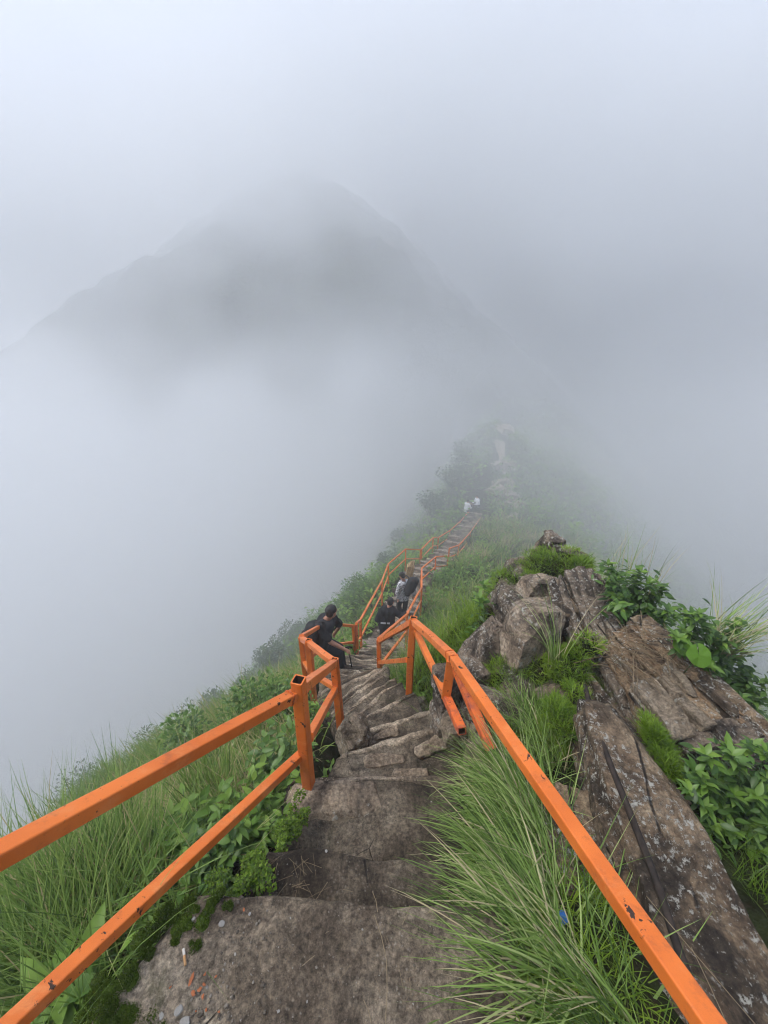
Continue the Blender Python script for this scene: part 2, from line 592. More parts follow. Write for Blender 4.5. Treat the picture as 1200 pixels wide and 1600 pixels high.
def build_mountain():
    xs = np.linspace(-150, 95, 190)
    ys = np.linspace(24, 190, 140)
    X, Y = np.meshgrid(xs, ys, indexing='ij')
    dx, dy = X + 15, Y - 106
    an = np.arctan2(dy, dx)
    r = np.hypot(dx, dy * .85)
    sl = np.where(dx < 0, .70, .92)
    sl = sl * (np.abs(np.cos(an))) + .80 * (1 - np.abs(np.cos(an)))
    Z = 35 - sl * r - 4.0 * np.exp(-(r / 8) ** 2)
    Z += 4 * fnoise(X * .045, Y * .045, 3, 9) * smooth01(4, 40, r)
    rid = 1 - 2 * np.abs(fnoise(X * .07 + .3 * Y * .05, Y * .05, 3, 4))
    Z += 2.6 * rid * smooth01(5, 30, r) - 1
    Z += 1.4 * fnoise(X * .35, Y * .35, 4, 11)
    Z -= 1.3 * np.maximum(0, -dy - 34) + .5 * np.maximum(0, -dx - 62)
    Z = np.maximum(Z, -74.2)
    n, m = X.shape
    i, j = np.meshgrid(np.arange(n - 1), np.arange(m - 1), indexing='ij')
    q = np.stack([i * m + j, (i + 1) * m + j, (i + 1) * m + j + 1, i * m + j + 1], -1).reshape(-1, 4)
    me = mesh_np('mountain', np.stack([X, Y, Z], -1).reshape(-1, 3), q, None, M['mountain'])
    tag(link('mountain', me), 'green peak half hidden in drifting fog', kind='structure')
    s = 900
    me = mesh_np('valley', [(-s, -s, -75), (s, -s, -75), (s, s, -75), (-s, s, -75)], [(0, 1, 2, 3)], None, M['mountain'])
    tag(link('valley_ground', me), 'valley floor far below the ridge, lost in fog', kind='structure')


build_mountain()


# ------------------------------------------------------------------ haze and fog
def box_mesh(name, lo, hi, mat):
    x0, y0, z0 = lo
    x1, y1, z1 = hi
    v = [(x0, y0, z0), (x1, y0, z0), (x1, y1, z0), (x0, y1, z0), (x0, y0, z1), (x1, y0, z1), (x1, y1, z1), (x0, y1, z1)]
    q = [(0, 3, 2, 1), (4, 5, 6, 7), (0, 1, 5, 4), (1, 2, 6, 5), (2, 3, 7, 6), (3, 0, 4, 7)]
    return mesh_np(name, v, q, None, mat, False)


HAZE_DENSITY = 0.006
t = NT('haze_air')
pv = t.n('VolumePrincipled', {'Color': (.965, .978, .99), 'Density': HAZE_DENSITY, 'Anisotropy': 0.2})
t.t.links.new(pv.outputs[0], t.out.inputs['Volume'])
tag(link('haze', box_mesh('haze', (-910, -910, -76.5), (910, 910, 40), t.m)), 'pale haze filling the air over the ridge', kind='stuff')


VEIL_OFF = (0.0, 0.0, 0.0)


def fog_bank():
    t = NT('drifting_fog')
    tc = t.n('TexCoord').outputs['Object']
    sp = t.n('SeparateXYZ', {'Vector': tc})
    x, y, z = sp.outputs
    nz = t.n('TexNoise', {'Vector': tc, 'Scale': .05, 'Detail': 1.0, 'Roughness': .5}).outputs[0]
    nn = t.math('MULTIPLY_ADD', t.math('SUBTRACT', nz, .5), 2.0, 0.0)
    # distance out from the ridge line on the left
    xl = t.math('MULTIPLY_ADD', y, .22, t.math('MULTIPLY', x, -1.0))
    left = t.math('MULTIPLY', t.smooth(xl, 1.9, 8.5), .13)
    far = t.math('MULTIPLY', t.smooth(y, 10.0, 27.0), t.smooth(y, 34.0, 66.0, .078, .040))
    n3 = t.math('SUBTRACT', t.n('TexNoise', {'Vector': tc, 'Scale': .11, 'Detail': 1.0}).outputs[0], .5)
    low_a = t.smooth(t.math('MULTIPLY_ADD', n3, 16.0, z), 2.0, -13.0, .04, 1.0)
    low_b = t.smooth(t.math('MULTIPLY_ADD', nn, 46.0, z), 2.0, -50.0, .03, 1.0)
    by = t.smooth(y, 34.0, 58.0)
    low = t.math('ADD', t.math('MULTIPLY', low_a, t.math('SUBTRACT', 1.0, by)), t.math('MULTIPLY', low_b, by))
    d1 = t.math('MULTIPLY', t.math('MAXIMUM', left, far), low)
    d1 = t.math('MULTIPLY', d1, t.math('MAXIMUM', t.math('MULTIPLY_ADD', nn, 1.0, .95), .1))
    # torn veil of cloud before the mountain, thicker towards its top
    veil = t.math('MULTIPLY', t.smooth(y, 36, 60), t.smooth(z, -12, 0))
    nv = t.n('TexNoise', {'Vector': t.n('Mapping', {'Vector': tc, 'Location': VEIL_OFF, 'Scale': (1, 1, 1.5)}), 'Scale': .034, 'Detail': 2.0, 'Roughness': .55}).outputs[0]
    cloud = t.smooth(nv, .42, .62)
    veil = t.math('MULTIPLY', veil, t.math('MULTIPLY_ADD', cloud, .056, .005))
    veil = t.math('ADD', veil, t.math('MULTIPLY', t.math('MULTIPLY', t.smooth(y, 40, 62), t.smooth(x, -10.0, 14.0)), t.math('MULTIPLY_ADD', cloud, .040, .034)))
    top = t.math('MULTIPLY', t.math('MULTIPLY', t.smooth(z, 8.0, 30.0), t.smooth(y, 40, 66)), .036)
    d = t.math('ADD', t.math('ADD', d1, top), veil)
    pv = t.n('VolumePrincipled', {'Color': (.912, .932, .950), 'Anisotropy': 0.2, 'Density': d})
    t.t.links.new(pv.outputs[0], t.out.inputs['Volume'])
    poly = [(-170, -20), (120, -20), (120, 150), (-170, 150)]
    n = len(poly)
    bm = bmesh.new()
    lo = [bm.verts.new((px, py, -70)) for px, py in poly]
    hi = [bm.verts.new((px, py, 39)) for px, py in poly]
    bm.faces.new(lo[::-1])
    bm.faces.new(hi)
    for k in range(n):
        bm.faces.new((lo[k], lo[(k + 1) % n], hi[(k + 1) % n], hi[k]))
    bmesh.ops.triangulate(bm, faces=bm.faces[:])
    fm = bpy.data.meshes.new('fog')
    bm.to_mesh(fm)
    bm.free()
    fm.materials.append(t.m)
    t.m.cycles.volume_sampling = 'DISTANCE'
    tag(link('fog', fm), 'drifting fog bank over the valley and mountain foot', kind='stuff')


fog_bank()


# ------------------------------------------------------------------ stairs
stairs = empty('stone_stairs', (0, 0, -1.93))
tag(stairs, 'rough concrete and stone stairs dropping along the ridge', kind='structure')
SO = np.array((0, 0, -1.93))
step_objs = []


def step_slab(bl, br, fl, fr, z, zb=None, thick=.5, nx=16, ny=8, seed=0, rough=.010, edge=.03, bow=0.0, mat='concrete_dark', nose=(.006, .038)):
    """slab with its back edge bl-br and its front (lower, far) edge fl-fr (xy)"""
    bl, br, fl, fr = (np.asarray(p, float) for p in (bl, br, fl, fr))
    s = np.concatenate([[0, 0], np.linspace(.0, 1, nx), [1, 1]])
    r_ = np.concatenate([[0, 0], np.linspace(.0, 1, ny), [1, 1]])
    S, T = np.meshgrid(s, r_, indexing='ij')
    P = (1 - T)[..., None] * ((1 - S)[..., None] * bl + S[..., None] * br) + T[..., None] * ((1 - S)[..., None] * fl + S[..., None] * fr)
    fwd = (fl + fr - bl - br)
    fwd /= np.linalg.norm(fwd) + 1e-9
    P = P + (bow * T * 4 * S * (1 - S))[..., None] * fwd
    Z = np.full(S.shape, z, float)
    zb = z if zb is None else zb
    Z = z + (zb - z) * (1 - T)
    n, m = S.shape
    ix = np.minimum(np.arange(n), n - 1 - np.arange(n))[:, None] * np.ones((1, m))
    iy = np.minimum(np.arange(m), m - 1 - np.arange(m))[None, :] * np.ones((n, 1))
    ring = np.minimum(ix, iy)
    ex = fnoise(P[..., 0] * 4 + seed, P[..., 1] * 4, 3, seed % 7) * edge * 2
    ey = fnoise(P[..., 0] * 4 + seed, P[..., 1] * 4 + 9, 3, (seed + 2) % 7) * edge * 2
    P[..., 0] += ex
    P[..., 1] += ey
    Z += rough * 2 * fnoise(P[..., 0] * 3, P[..., 1] * 3, 4, seed % 5)
    Z -= np.where(ring == 2, .003 + .03 * np.maximum(0, fnoise(P[..., 0] * 9, P[..., 1] * 9, 2, 3)), 0)
    Z -= np.where(ring == 1, .022, 0)
    Z = np.where(ring == 0, z - thick, Z)
    cen = (bl + br + fl + fr) / 4
    gro = np.where(ring <= 1, .012, 0)
    dirv = P - cen
    P = P + dirv / (np.linalg.norm(dirv, axis=-1)[..., None] + 1e-6) * gro[..., None]
    V = np.dstack([P, Z]).reshape(-1, 3)
    i, j = np.meshgrid(np.arange(n - 1), np.arange(m - 1), indexing='ij')
    q = np.stack([i * m + j, (i + 1) * m + j, (i + 1) * m + j + 1, i * m + j + 1], -1).reshape(-1, 4)
    me = mesh_np('step', V - SO, q, None, M[mat])
    o = link('step', me, stairs)
    step_objs.append(o)
    if nose:                      # worn, paler front edge
        mcount = nx * 2
        ss = np.linspace(.02, .98, mcount)
        F = (1 - ss)[:, None] * fl + ss[:, None] * fr + (bow * 4 * ss * (1 - ss))[:, None] * fwd
        wv = nose[0] + (nose[1] - nose[0]) * np.clip(.5 + 1.3 * fnoise(ss * 5 + seed * 3.1, ss * 0 + seed, 4, 2), 0, 1)
        pts = []
        for off, dz in ((.016, -.07), (.016, -.004), (-.004, .005), (None, .004), (None, -.03)):
            Pn = F + fwd * (off if off is not None else 0)
            if off is None:
                Pn = F - fwd * wv[:, None]
            e1 = fnoise(Pn[:, 0] * 4 + seed, Pn[:, 1] * 4, 3, seed % 7) * edge * 2
            e2 = fnoise(Pn[:, 0] * 4 + seed, Pn[:, 1] * 4 + 9, 3, (seed + 2) % 7) * edge * 2
            Pn = Pn + np.stack([e1, e2], -1)
            Zn = z + dz + rough * 2 * fnoise(Pn[:, 0] * 3, Pn[:, 1] * 3, 4, seed % 5) + (.004 * fnoise(ss * 40, ss * 0 + seed, 2, 1) if dz > -.01 else 0)
            pts.append(np.column_stack([Pn, Zn]))
        PV = np.stack(pts, 1)
        i, j = np.meshgrid(np.arange(mcount - 1), np.arange(4), indexing='ij')
        q2 = np.stack([i * 5 + j, i * 5 + j + 1, (i + 1) * 5 + j + 1, (i + 1) * 5 + j], -1).reshape(-1, 4)
        link('nosing', mesh_np('nosing', PV.reshape(-1, 3) - SO, q2, None, M['nosing']), o)
    return o


# the top slabs, one by one
slab_top = step_slab((-1.75, -.9), (.42, -.9), (-.70, .74), (.42, .68), -1.93, -1.93, .6, 70, 60, 1, .010, .016, .02, 'concrete', None)
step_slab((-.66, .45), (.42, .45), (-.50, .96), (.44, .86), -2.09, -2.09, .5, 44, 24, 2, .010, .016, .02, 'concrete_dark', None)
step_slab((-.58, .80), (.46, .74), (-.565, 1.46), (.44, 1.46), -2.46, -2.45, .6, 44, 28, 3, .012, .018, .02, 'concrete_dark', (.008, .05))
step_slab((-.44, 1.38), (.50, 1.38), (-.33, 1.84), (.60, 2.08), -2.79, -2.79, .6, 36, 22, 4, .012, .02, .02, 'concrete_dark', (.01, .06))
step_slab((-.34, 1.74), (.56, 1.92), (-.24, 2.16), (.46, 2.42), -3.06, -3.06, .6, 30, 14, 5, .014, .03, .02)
# landing slabs behind the camera, so that the climb goes on
for k, (y0, y1, z) in enumerate(((-1.45, -.85, -1.72), (-1.9, -1.4, -1.52), (-2.4, -1.85, -1.3))):
    step_slab((-1.1, y0), (.4, y0), (-1.1, y1), (.4, y1), z, z, .6, 14, 8, 40 + k)

STEP_EDGES = []


def lower_steps():
    y, k = 2.28, 0
    while y < 26.3:
        z0 = float(cl_z(y))
        slope = (float(cl_z(y)) - float(cl_z(y + .6))) / .6
        rise = .17 if y < 6 else (.19 if y < 12 else .22)
        dy = min(max(rise / max(slope, .15), .22), 1.0)
        y2 = y + dy

        def edge(yy, skew):
            c = np.array((float(cl_x(yy)), yy))
            d = np.array((float(cl_x(yy + .4) - cl_x(yy - .4)), .8))
            d /= np.linalg.norm(d)
            p = np.array((d[1], -d[0]))
            p = p * math.cos(skew) + d * math.sin(skew)
            hw = float(cl_w(yy)) + random.uniform(-.05, .06)
            return c - p * hw, c + p * hw

        sk = .42 if y < 4.0 else 0.0
        bl, br = edge(y - .12, sk)
        fl, fr = edge(y2, sk)
        z = float(cl_z(y2)) + .04 + random.uniform(-.02, .02)
        big = y < 6
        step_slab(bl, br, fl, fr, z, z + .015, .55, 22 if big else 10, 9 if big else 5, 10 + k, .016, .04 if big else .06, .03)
        STEP_EDGES.append((fl, fr, z))
        y, k = y2, k + 1


lower_steps()

# ------------------------------------------------------------------ railings
TUBE = .052


def box_bar(p0, p1, wdt, hgt, mat, roll=0.0, hollow=False, name='rail', parent=None, origin=(0, 0, 0)):
    """square tube from p0 to p1 with softened edges; hollow shows an open end"""
    p0, p1 = np.asarray(p0, float), np.asarray(p1, float)
    d = p1 - p0
    L = np.linalg.norm(d)
    d = d / L
    up = np.array((0, 0, 1.0)) if abs(d[2]) < .9 else np.array((math.sin(roll), math.cos(roll), 0))
    sx = np.cross(d, up)
    sx /= np.linalg.norm(sx)
    su = np.cross(sx, d)
    b = min(wdt, hgt) * .10
    prof = []
    for (cx, cz, a0) in ((1, 1, 0), (-1, 1, 90), (-1, -1, 180), (1, -1, 270)):
        for k in (0, 45, 90):
            a = R(a0 + k)
            prof.append((cx * (wdt / 2 - b) + b * math.cos(a), cz * (hgt / 2 - b) + b * math.sin(a)))
    prof = np.array(prof)
    n = len(prof)
    g = Geo()
    segs = max(2, int(L / .25) + 1)
    rows = []
    for s in np.linspace(0, 1, segs):
        wob = .007 * mnoise.noise(Vector(p0 * 3 + d * s * L * 1.6)) * math.sin(math.pi * s)
        rows.append(p0 + d * L * s + sx * wob + prof[:, :1] * sx + prof[:, 1:] * su)
    if hollow:                       # walls 4 mm, open at both ends
        k = 1 - .014 / wdt
        inner = [p1 + k * (prof[:, :1] * sx + prof[:, 1:] * su), p1 - d * .09 + k * (prof[:, :1] * sx + prof[:, 1:] * su)]
        rows += inner
    v = np.concatenate(rows)
    q = []
    for i in range(len(rows) - 1):
        for j in range(n):
            q.append((i * n + j, i * n + (j + 1) % n, (i + 1) * n + (j + 1) % n, (i + 1) * n + j))
    tris = []
    c0 = len(v)
    e = rows[-1].mean(0)
    v = np.vstack([v, rows[0].mean(0), e])
    for j in range(n):
        tris.append((c0, (j + 1) % n, j))
        tris.append((c0 + 1, (len(rows) - 1) * n + j, (len(rows) - 1) * n + (j + 1) % n))
    g.add(v, q, tris)
    me = g.mesh(name, mat, origin, False)
    if hollow:
        me.materials.append(M['steel'])
        mi = np.zeros(len(me.polygons), np.int32)
        nq = len(q)
        mi[nq - n:nq] = 1
        mi[nq + 1::2] = 1
        me.polygons.foreach_set('material_index', mi)
    return link(name, me, parent)


def railing(label, posts, tops, lowers, origin, group='orange railings', size=TUBE, extra=()):
    o = empty('railing', origin)
    tag(o, label, 'railing', group)
    for p, q_, hol in posts:
        box_bar(p, q_, size * 1.12, size * 1.12, M['paint'], .25, hol, 'post', o, origin)
    for p, q_ in tops:
        box_bar(p, q_, size, size, M['paint'], 0, False, 'top_rail', o, origin)
        dq = (q_ - p) / np.linalg.norm(q_ - p)
        if np.linalg.norm(p) < 7:
            for e_, sg in ((p, 1), (q_, -1)):
                box_bar(e_ + dq * sg * (size * .54), e_ + dq * sg * (size * .54 + .011), size * 1.12, size * 1.12, M['weld'], 0, False, 'weld_bead', o, origin)
    for p, q_ in lowers:
        box_bar(p, q_, size * .86, size * .86, M['paint'], 0, False, 'lower_rail', o, origin)
    for p, q_, nm, mt in extra:
        box_bar(p, q_, size * .98, size * .98, M[mt], 0, True, nm, o, origin)
    return o


def V3(*a):
    return np.array(a, float)


# left, at the camera: from beyond the frame to the first post, then round the landing
A_t, A_b = at(466, 1062, 1.97), at(484, 1240, 2.36)
B_t, B_b = at(522, 1031, 3.28), at(532, 1130, 3.62)
C_t, C_b = at(482, 1001, 4.06), at(490, 1090, 4.50)
D_t, D_b = at(471, 995, 4.68), at(478, 1062, 5.2)
F_t = at(508, 974, 7.3)
F_b = F_t + V3(0, 0, -.95)
E_t, E_b = at(552, 978, 8.35), at(555, 1023, 8.9)
near_t, near_l = at(0, 1335, 1.0), at(18, 1600, 1.04)
A_rt = at(459, 1087, 1.99)
A_rl = at(470, 1180, 2.22)
dirt_ = near_t - A_rt
dirl = near_l - A_rl
P0_t = A_rt + dirt_ * 1.75
P0_l = A_rl + dirl * 1.72
railing('near orange railing at lower left, ending in an open square post by the stairs',
        [(A_b + V3(0, 0, -.1), A_t, True), (V3(P0_t[0], P0_t[1], P0_t[2] - 1.05), P0_t + V3(0, 0, .05), True)],
        [(P0_t, A_rt)], [(P0_l, A_rl)], A_b, size=.054)


def lower_of(pt, pb, f=.42):
    return pb + (pt - pb) * f


AB_t0, AB_t1 = at(468, 1078, 1.99), B_t + V3(0, 0, -.035)
railing('orange railing boxing in the landing around the leaning man with the backpack',
        [(B_b + V3(0, 0, -.1), B_t, True), (C_b + V3(0, 0, -.15), C_t, True), (D_b + V3(0, 0, -.2), D_t, True), (F_b + V3(0, 0, -.2), F_t, False), (E_b + V3(0, 0, -.2), E_t, False)],
        [(AB_t0, AB_t1), (B_t + V3(0, 0, -.03), C_t + V3(0, 0, -.03)), (C_t + V3(0, 0, -.03), D_t + V3(0, 0, -.03)), (D_t, F_t), (F_t, E_t)],
        [(at(483, 1152, 2.2), at(525, 1075, 3.43)), (at(525, 1075, 3.43), lower_of(C_t, C_b, .45)), (lower_of(C_t, C_b, .45), lower_of(D_t, D_b, .45)),
         (lower_of(D_t, D_b, .45), lower_of(F_t, F_b, .45)), (lower_of(F_t, F_b, .45), lower_of(E_t, E_b, .45))], B_b, size=.054)


def flight(label, pts, origin_i=0, drop=.85, lf=.45, size=.05, ext=.25, hollow=False):
    """pts: rail-top points; posts stand under each"""
    pts = [np.asarray(p, float) for p in pts]
    posts, tops, lows = [], [], []
    for p in pts:
        posts.append((p + V3(0, 0, -drop - ext), p, hollow))
    for a, b in zip(pts[:-1], pts[1:]):
        tops.append((a, b))
        lows.append((a + V3(0, 0, -drop * (1 - lf)), b + V3(0, 0, -drop * (1 - lf))))
    return railing(label, posts, tops, lows, pts[origin_i] + V3(0, 0, -drop), size=size)


# left side of the lower flight
railing_left = flight('orange railing on the left of the lower flight, below the landing',
                      [E_t + V3(.06, .06, .01), at(563, 969, 9.3), at(597, 907, 13.6), at(607, 881, 15.6), at(634, 858, 18.3), at(657, 859, 19.6)], drop=.95)
flight('orange railing on the left of the distant flight, fading into fog',
       [at(659, 858, 19.75), at(677, 840, 21.8), at(685, 840, 22.8), at(703, 829, 25.3), at(719, 815, 27.5), at(732, 800, 29.4)], drop=.95, size=.055)

# right side of the lower flight, with the middle corner post
Rt = at(592, 999, 5.45)
railing_right = flight('orange railing on the right of the lower flight, held by the walker in black',
                       [Rt, at(636, 960, 9.5), at(659, 917, 12.75), at(659, 888, 15.2), at(681, 870, 17.4), at(700, 869, 18.6)], drop=.95)
flight('orange railing on the right of the distant flight, fading into fog',
       [at(702, 857, 19.6), at(717, 852, 21.0), at(735, 832, 25.0), at(752, 807, 29.2)], drop=.95, size=.055)
flight('short orange railing across the far end of the stairs',
       [at(733, 801, 29.6), at(744, 802, 29.9), at(759, 807, 29.6)], drop=.8, size=.05)
flight('pale far railing beside the rocky path, almost lost in fog',
       [at(811, 796, 33.0), at(809, 770, 35.5), at(799, 757, 38.0), at(788, 744, 40.5)], drop=.8, size=.05)

# right, at the camera: tall post, sloping top rail, broken lower rail, prop
Q_t, Q_b = at(646, 966, 3.47), at(638, 1098, 3.92)
V_t = at(706, 1026, 2.50)
W_ = at(697, 1088, 2.66)
near_r = at(1108, 1600, .88)
dr = near_r - V_t
Qr = Q_t + V3(0, 0, -.035)
broken_end = W_ + (W_ - at(650, 986, 3.50)) * .36
railing('orange railing running out at lower right with a cut-off lower rail',
        [(Q_b + V3(0, 0, -.1), Q_t, True), (W_, V_t + V3(0, 0, -.02), False), (V3(*(V_t + dr * 1.35)) + V3(0, 0, -.9), V_t + dr * 1.35, False)],
        [(Qr, V_t), (V_t, V_t + dr * 1.35), (Rt + V3(.01, -.02, -.01), Qr)],
        [(at(650, 986, 3.50), W_), (at(593, 1035, 5.55), at(637, 1031, 3.68))],
        Q_b, size=.054,
        extra=[(W_, broken_end, 'cut_rail', 'rust_paint'), (V_t + V3(.02, 0, -.06), at(768, 1172, 2.22), 'prop', 'rust_paint')])


# ------------------------------------------------------------------ rocks
def cube_sphere(n):
    """unit cube surface grid, welded"""
    lin = np.linspace(-1, 1, n + 1)
    idx, verts, quads = {}, [], []

    def vid(p):
        k = tuple(np.round(p, 5))
        if k not in idx:
            idx[k] = len(verts)
            verts.append(p)
        return idx[k]

    for ax in range(3):
        for s in (-1, 1):
            for i in range(n):
                for j in range(n):
                    f = []
                    for (a, b) in ((i, j), (i + 1, j), (i + 1, j + 1), (i, j + 1)):
                        p = [0, 0, 0]
                        p[ax] = s
                        p[(ax + 1) % 3] = lin[a] * 1.0
                        p[(ax + 2) % 3] = lin[b] * 1.0
                        f.append(vid(tuple(p)))
                    quads.append(f if s > 0 else f[::-1])
    return np.array(verts), np.array(quads)


_cs = {n: cube_sphere(n) for n in (4, 6, 10, 18, 30)}


def rock_mesh(name, dims, mat, seed=0, n=18, round_=.35, amp=.10, freq=2.0, strata=0.0, lay=.06, chip=0.0, cuts=9):
    v, q = _cs[n]
    v = v.copy()
    sph = v / np.linalg.norm(v, axis=1)[:, None]
    v = v * (1 - round_) + sph * 1.2 * round_
    rc = np.random.default_rng(900 + seed)
    for _ in range(cuts):
        nv = rc.normal(0, 1, 3)
        nv /= np.linalg.norm(nv)
        lim = rc.uniform(.62, .95) * np.max(v @ nv)
        v = v - np.maximum(0, v @ nv - lim)[:, None] * nv
    d = np.asarray(dims, float) / 2
    p = v * d
    nrm = sph
    mn = min(dims)
    out = np.empty_like(p)
    off = Vector((seed * 3.7, seed * 1.9, seed * 5.1))
    for i in range(len(p)):
        pv = Vector(p[i]) * freq / max(mn, .05) * .5 + off
        f = mnoise.fractal(pv, .9, 2.1, 5)
        f2 = abs(mnoise.noise(pv * .55))
        k = amp * mn * (f - chip * f2 * 2)
        o = p[i] + nrm[i] * k
        if strata:
            lz = math.floor(o[2] / lay + .4 * mnoise.noise(Vector((p[i][0], p[i][1], 0)) * 3 + off))
            s = mnoise.noise(Vector((lz * 7.31, seed * 1.7, .5)))
            s2 = mnoise.noise(Vector((lz * 3.31, seed * 2.7, 9.5)))
            o[0] += strata * s * np.sign(p[i][0]) * abs(v[i][0]) ** 3
            o[1] += strata * s2 * np.sign(p[i][1]) * abs(v[i][1]) ** 3
        out[i] = o
    me = mesh_np(name, out, q, None, mat, True)
    me.set_sharp_from_angle(angle=R(38))
    return me


def flat_shade(me):
    me.polygons.foreach_set('use_smooth', np.zeros(len(me.polygons), bool))
    return me


def rock(name, parent, pos, dims, rot, mat, **kw):
    me = rock_mesh(name, dims, M[mat], **kw)
    mw = Matrix.Translation(Vector(pos)) @ Matrix.Rotation(R(rot[2]), 4, 'Z') @ Matrix.Rotation(R(rot[1]), 4, 'Y') @ Matrix.Rotation(R(rot[0]), 4, 'X')
    if parent is not None:
        mw = Matrix.Translation(-parent.location) @ mw
    return link(name, me, parent, mw=mw)


OUT = empty('rock_outcrop', (1.3, 1.6, -2.4))
tag(OUT, 'big lichen-spotted bedded crag rising right of the top steps', 'rock')
# long slab beside the handrail
rock('rock_slab', OUT, (1.20, .72, -2.14), (.46, 1.75, .34), (2, 4, -6), 'rock_slab', seed=1, n=30, round_=.10, amp=.08, freq=2.2, strata=.06, lay=.05, cuts=12)
rock('rock_slab', OUT, (.93, .62, -2.30), (.30, 1.3, .34), (0, -14, -3), 'rock_slab', seed=2, n=18, round_=.2, amp=.08, strata=.05)
# upper bedded block, split in planks of stone
def lev(u, v, z):
    dv_ = at(u, v, 1.0)
    return dv_ * (z / dv_[2])


def beam_rock(name, parent, p0, p1, width, thick, nrm, mat, **kw):
    """rock whose top face runs from p0 to p1"""
    p0, p1 = np.asarray(p0, float), np.asarray(p1, float)
    y_ = p1 - p0
    L = np.linalg.norm(y_)
    y_ /= L
    z_ = np.asarray(nrm, float)
    z_ = z_ - y_ * (z_ @ y_)
    z_ /= np.linalg.norm(z_)
    x_ = np.cross(y_, z_)
    c_ = (p0 + p1) / 2 - z_ * thick / 2
    me = rock_mesh(name, (width, L, thick), M[mat], **kw)
    mw = Matrix(((x_[0], y_[0], z_[0], c_[0]), (x_[1], y_[1], z_[1], c_[1]), (x_[2], y_[2], z_[2], c_[2]), (0, 0, 0, 1)))
    return link(name, me, parent, mw=Matrix.Translation(-parent.location) @ mw)


for k, (u0, v0, u1, v1, z0, wd, th, mt, nn_, tilt) in enumerate((
        (1002, 958, 1212, 1140, -1.93, .13, .42, 'rock_slab', 18, .10), (988, 968, 1180, 1128, -1.96, .15, .40, 'rock_ochre', 30, .05), (970, 984, 1130, 1135, -1.985, .15, .40, 'rock_ochre', 30, -.05),
        (955, 996, 1080, 1142, -2.01, .12, .40, 'rock_ochre', 18, -.10), (942, 1003, 1020, 1120, -2.05, .11, .40, 'rock_ochre', 18, -.15), (930, 1008, 992, 1118, -2.09, .07, .40, 'rock_grey', 18, -.3),
        (1004, 1062, 1072, 1142, -1.945, .15, .13, 'rock_tan', 18, -.12), (1022, 1043, 1062, 1085, -1.955, .08, .10, 'rock_tan', 10, -.05), (1042, 1035, 1090, 1080, -1.93, .07, .10, 'rock_tan', 10, 0),
        (1060, 1085, 1112, 1132, -1.94, .09, .12, 'rock_tan', 10, 0), (962, 1022, 1000, 1062, -2.00, .05, .10, 'rock_tan', 10, -.1), (1098, 1062, 1160, 1112, -1.925, .06, .10, 'rock_slab', 10, .1),
        (1066, 1150, 1135, 1146, -2.0, .15, .30, 'rock_grey', 18, -.1), (1125, 1146, 1215, 1140, -1.97, .17, .30, 'rock_grey', 18, .1))):
    beam_rock('rock_slab', OUT, lev(u0, v0, z0), lev(u1, v1, z0), wd, th, (tilt, -.12, 1), mt, seed=3 + k, n=nn_, round_=.06, amp=.10 if th > .2 else .13, freq=2.4, strata=.03, lay=.045, cuts=6)
rock('rock_slab', OUT, (1.38, 1.62, -2.28), (.14, .95, .36), (0, 14, 4), 'rock_slab', seed=19, n=18, round_=.12, amp=.10)
# steep bedded plates under the grassy top
for k, (u0, v0, d0, u1, v1, d1, wd, th) in enumerate((
        (872, 893, 3.42, 915, 1002, 2.93, .085, .34), (890, 888, 3.47, 934, 1000, 2.90, .08, .34), (904, 886, 3.42, 948, 1004, 2.84, .10, .34),
        (922, 890, 3.42, 962, 1000, 2.90, .11, .30), (940, 900, 3.38, 972, 985, 2.98, .10, .26), (862, 905, 3.40, 897, 1000, 2.98, .05, .22))):
    beam_rock('rock_plate', OUT, at(u0, v0, d0 - .03 * (k % 2)), at(u1, v1, d1 + .02 * (k % 3)), wd, th, (-.30 + .10 * (k % 3), -.5, .8), 'rock_grey', seed=23 + k, n=30, round_=.05, amp=.09, freq=2.6, strata=.035, lay=.035, cuts=6)
for k, (u0, v0, d, dims, rot, mt, nn_) in enumerate((
        (822, 1006, 3.05, (.42, .36, .66), (-8, 10, 20), 'rock_face', 30), (868, 985, 3.35, (.40, .40, .60), (0, 4, 10), 'rock_slab', 18), (757, 1040, 3.18, (.38, .42, .78), (-4, 10, 14), 'rock_grey', 30),
        (872, 1088, 2.74, (.25, .24, .26), (0, 8, 30), 'rock_tan', 18), (795, 1075, 3.05, (.5, .5, .5), (0, 8, 10), 'rock_grey', 18), (850, 915, 4.1, (.8, .7, .6), (0, 0, 10), 'rock_grey', 18),
        (800, 965, 3.75, (.5, .5, .6), (0, 6, 30), 'rock_grey', 18), (733, 1075, 3.05, (.22, .3, .5), (6, -4, 40), 'rock_grey', 18), (930, 1000, 3.3, (.6, .5, .5), (0, 0, 20), 'rock_slab', 18), (770, 1120, 2.75, (.3, .4, .4), (0, 0, 60), 'rock_grey', 18))):
    rock('boulder_face', OUT, at(u0, v0, d), dims, rot, mt, seed=40 + k, n=nn_, round_=.16, amp=.07, freq=2.6, chip=.2, cuts=18)
rock('top_stone', OUT, tuple(at(856, 864, 4.2)), (.19, .19, .44), (6, 8, 22), 'rock_grey', seed=36, n=18, round_=.12, amp=.12, strata=.04, lay=.05, cuts=12)
rock('top_stone', OUT, tuple(at(884, 884, 3.9)), (.22, .3, .34), (-6, 14, 30), 'rock_grey', seed=38, n=18, round_=.12, amp=.12, strata=.04, lay=.05, cuts=12)
rock('top_stone', OUT, tuple(at(838, 930, 3.6)), (.30, .3, .40), (4, 10, 16), 'rock_face', seed=39, n=18, round_=.12, amp=.10, strata=.04, lay=.05, cuts=14)
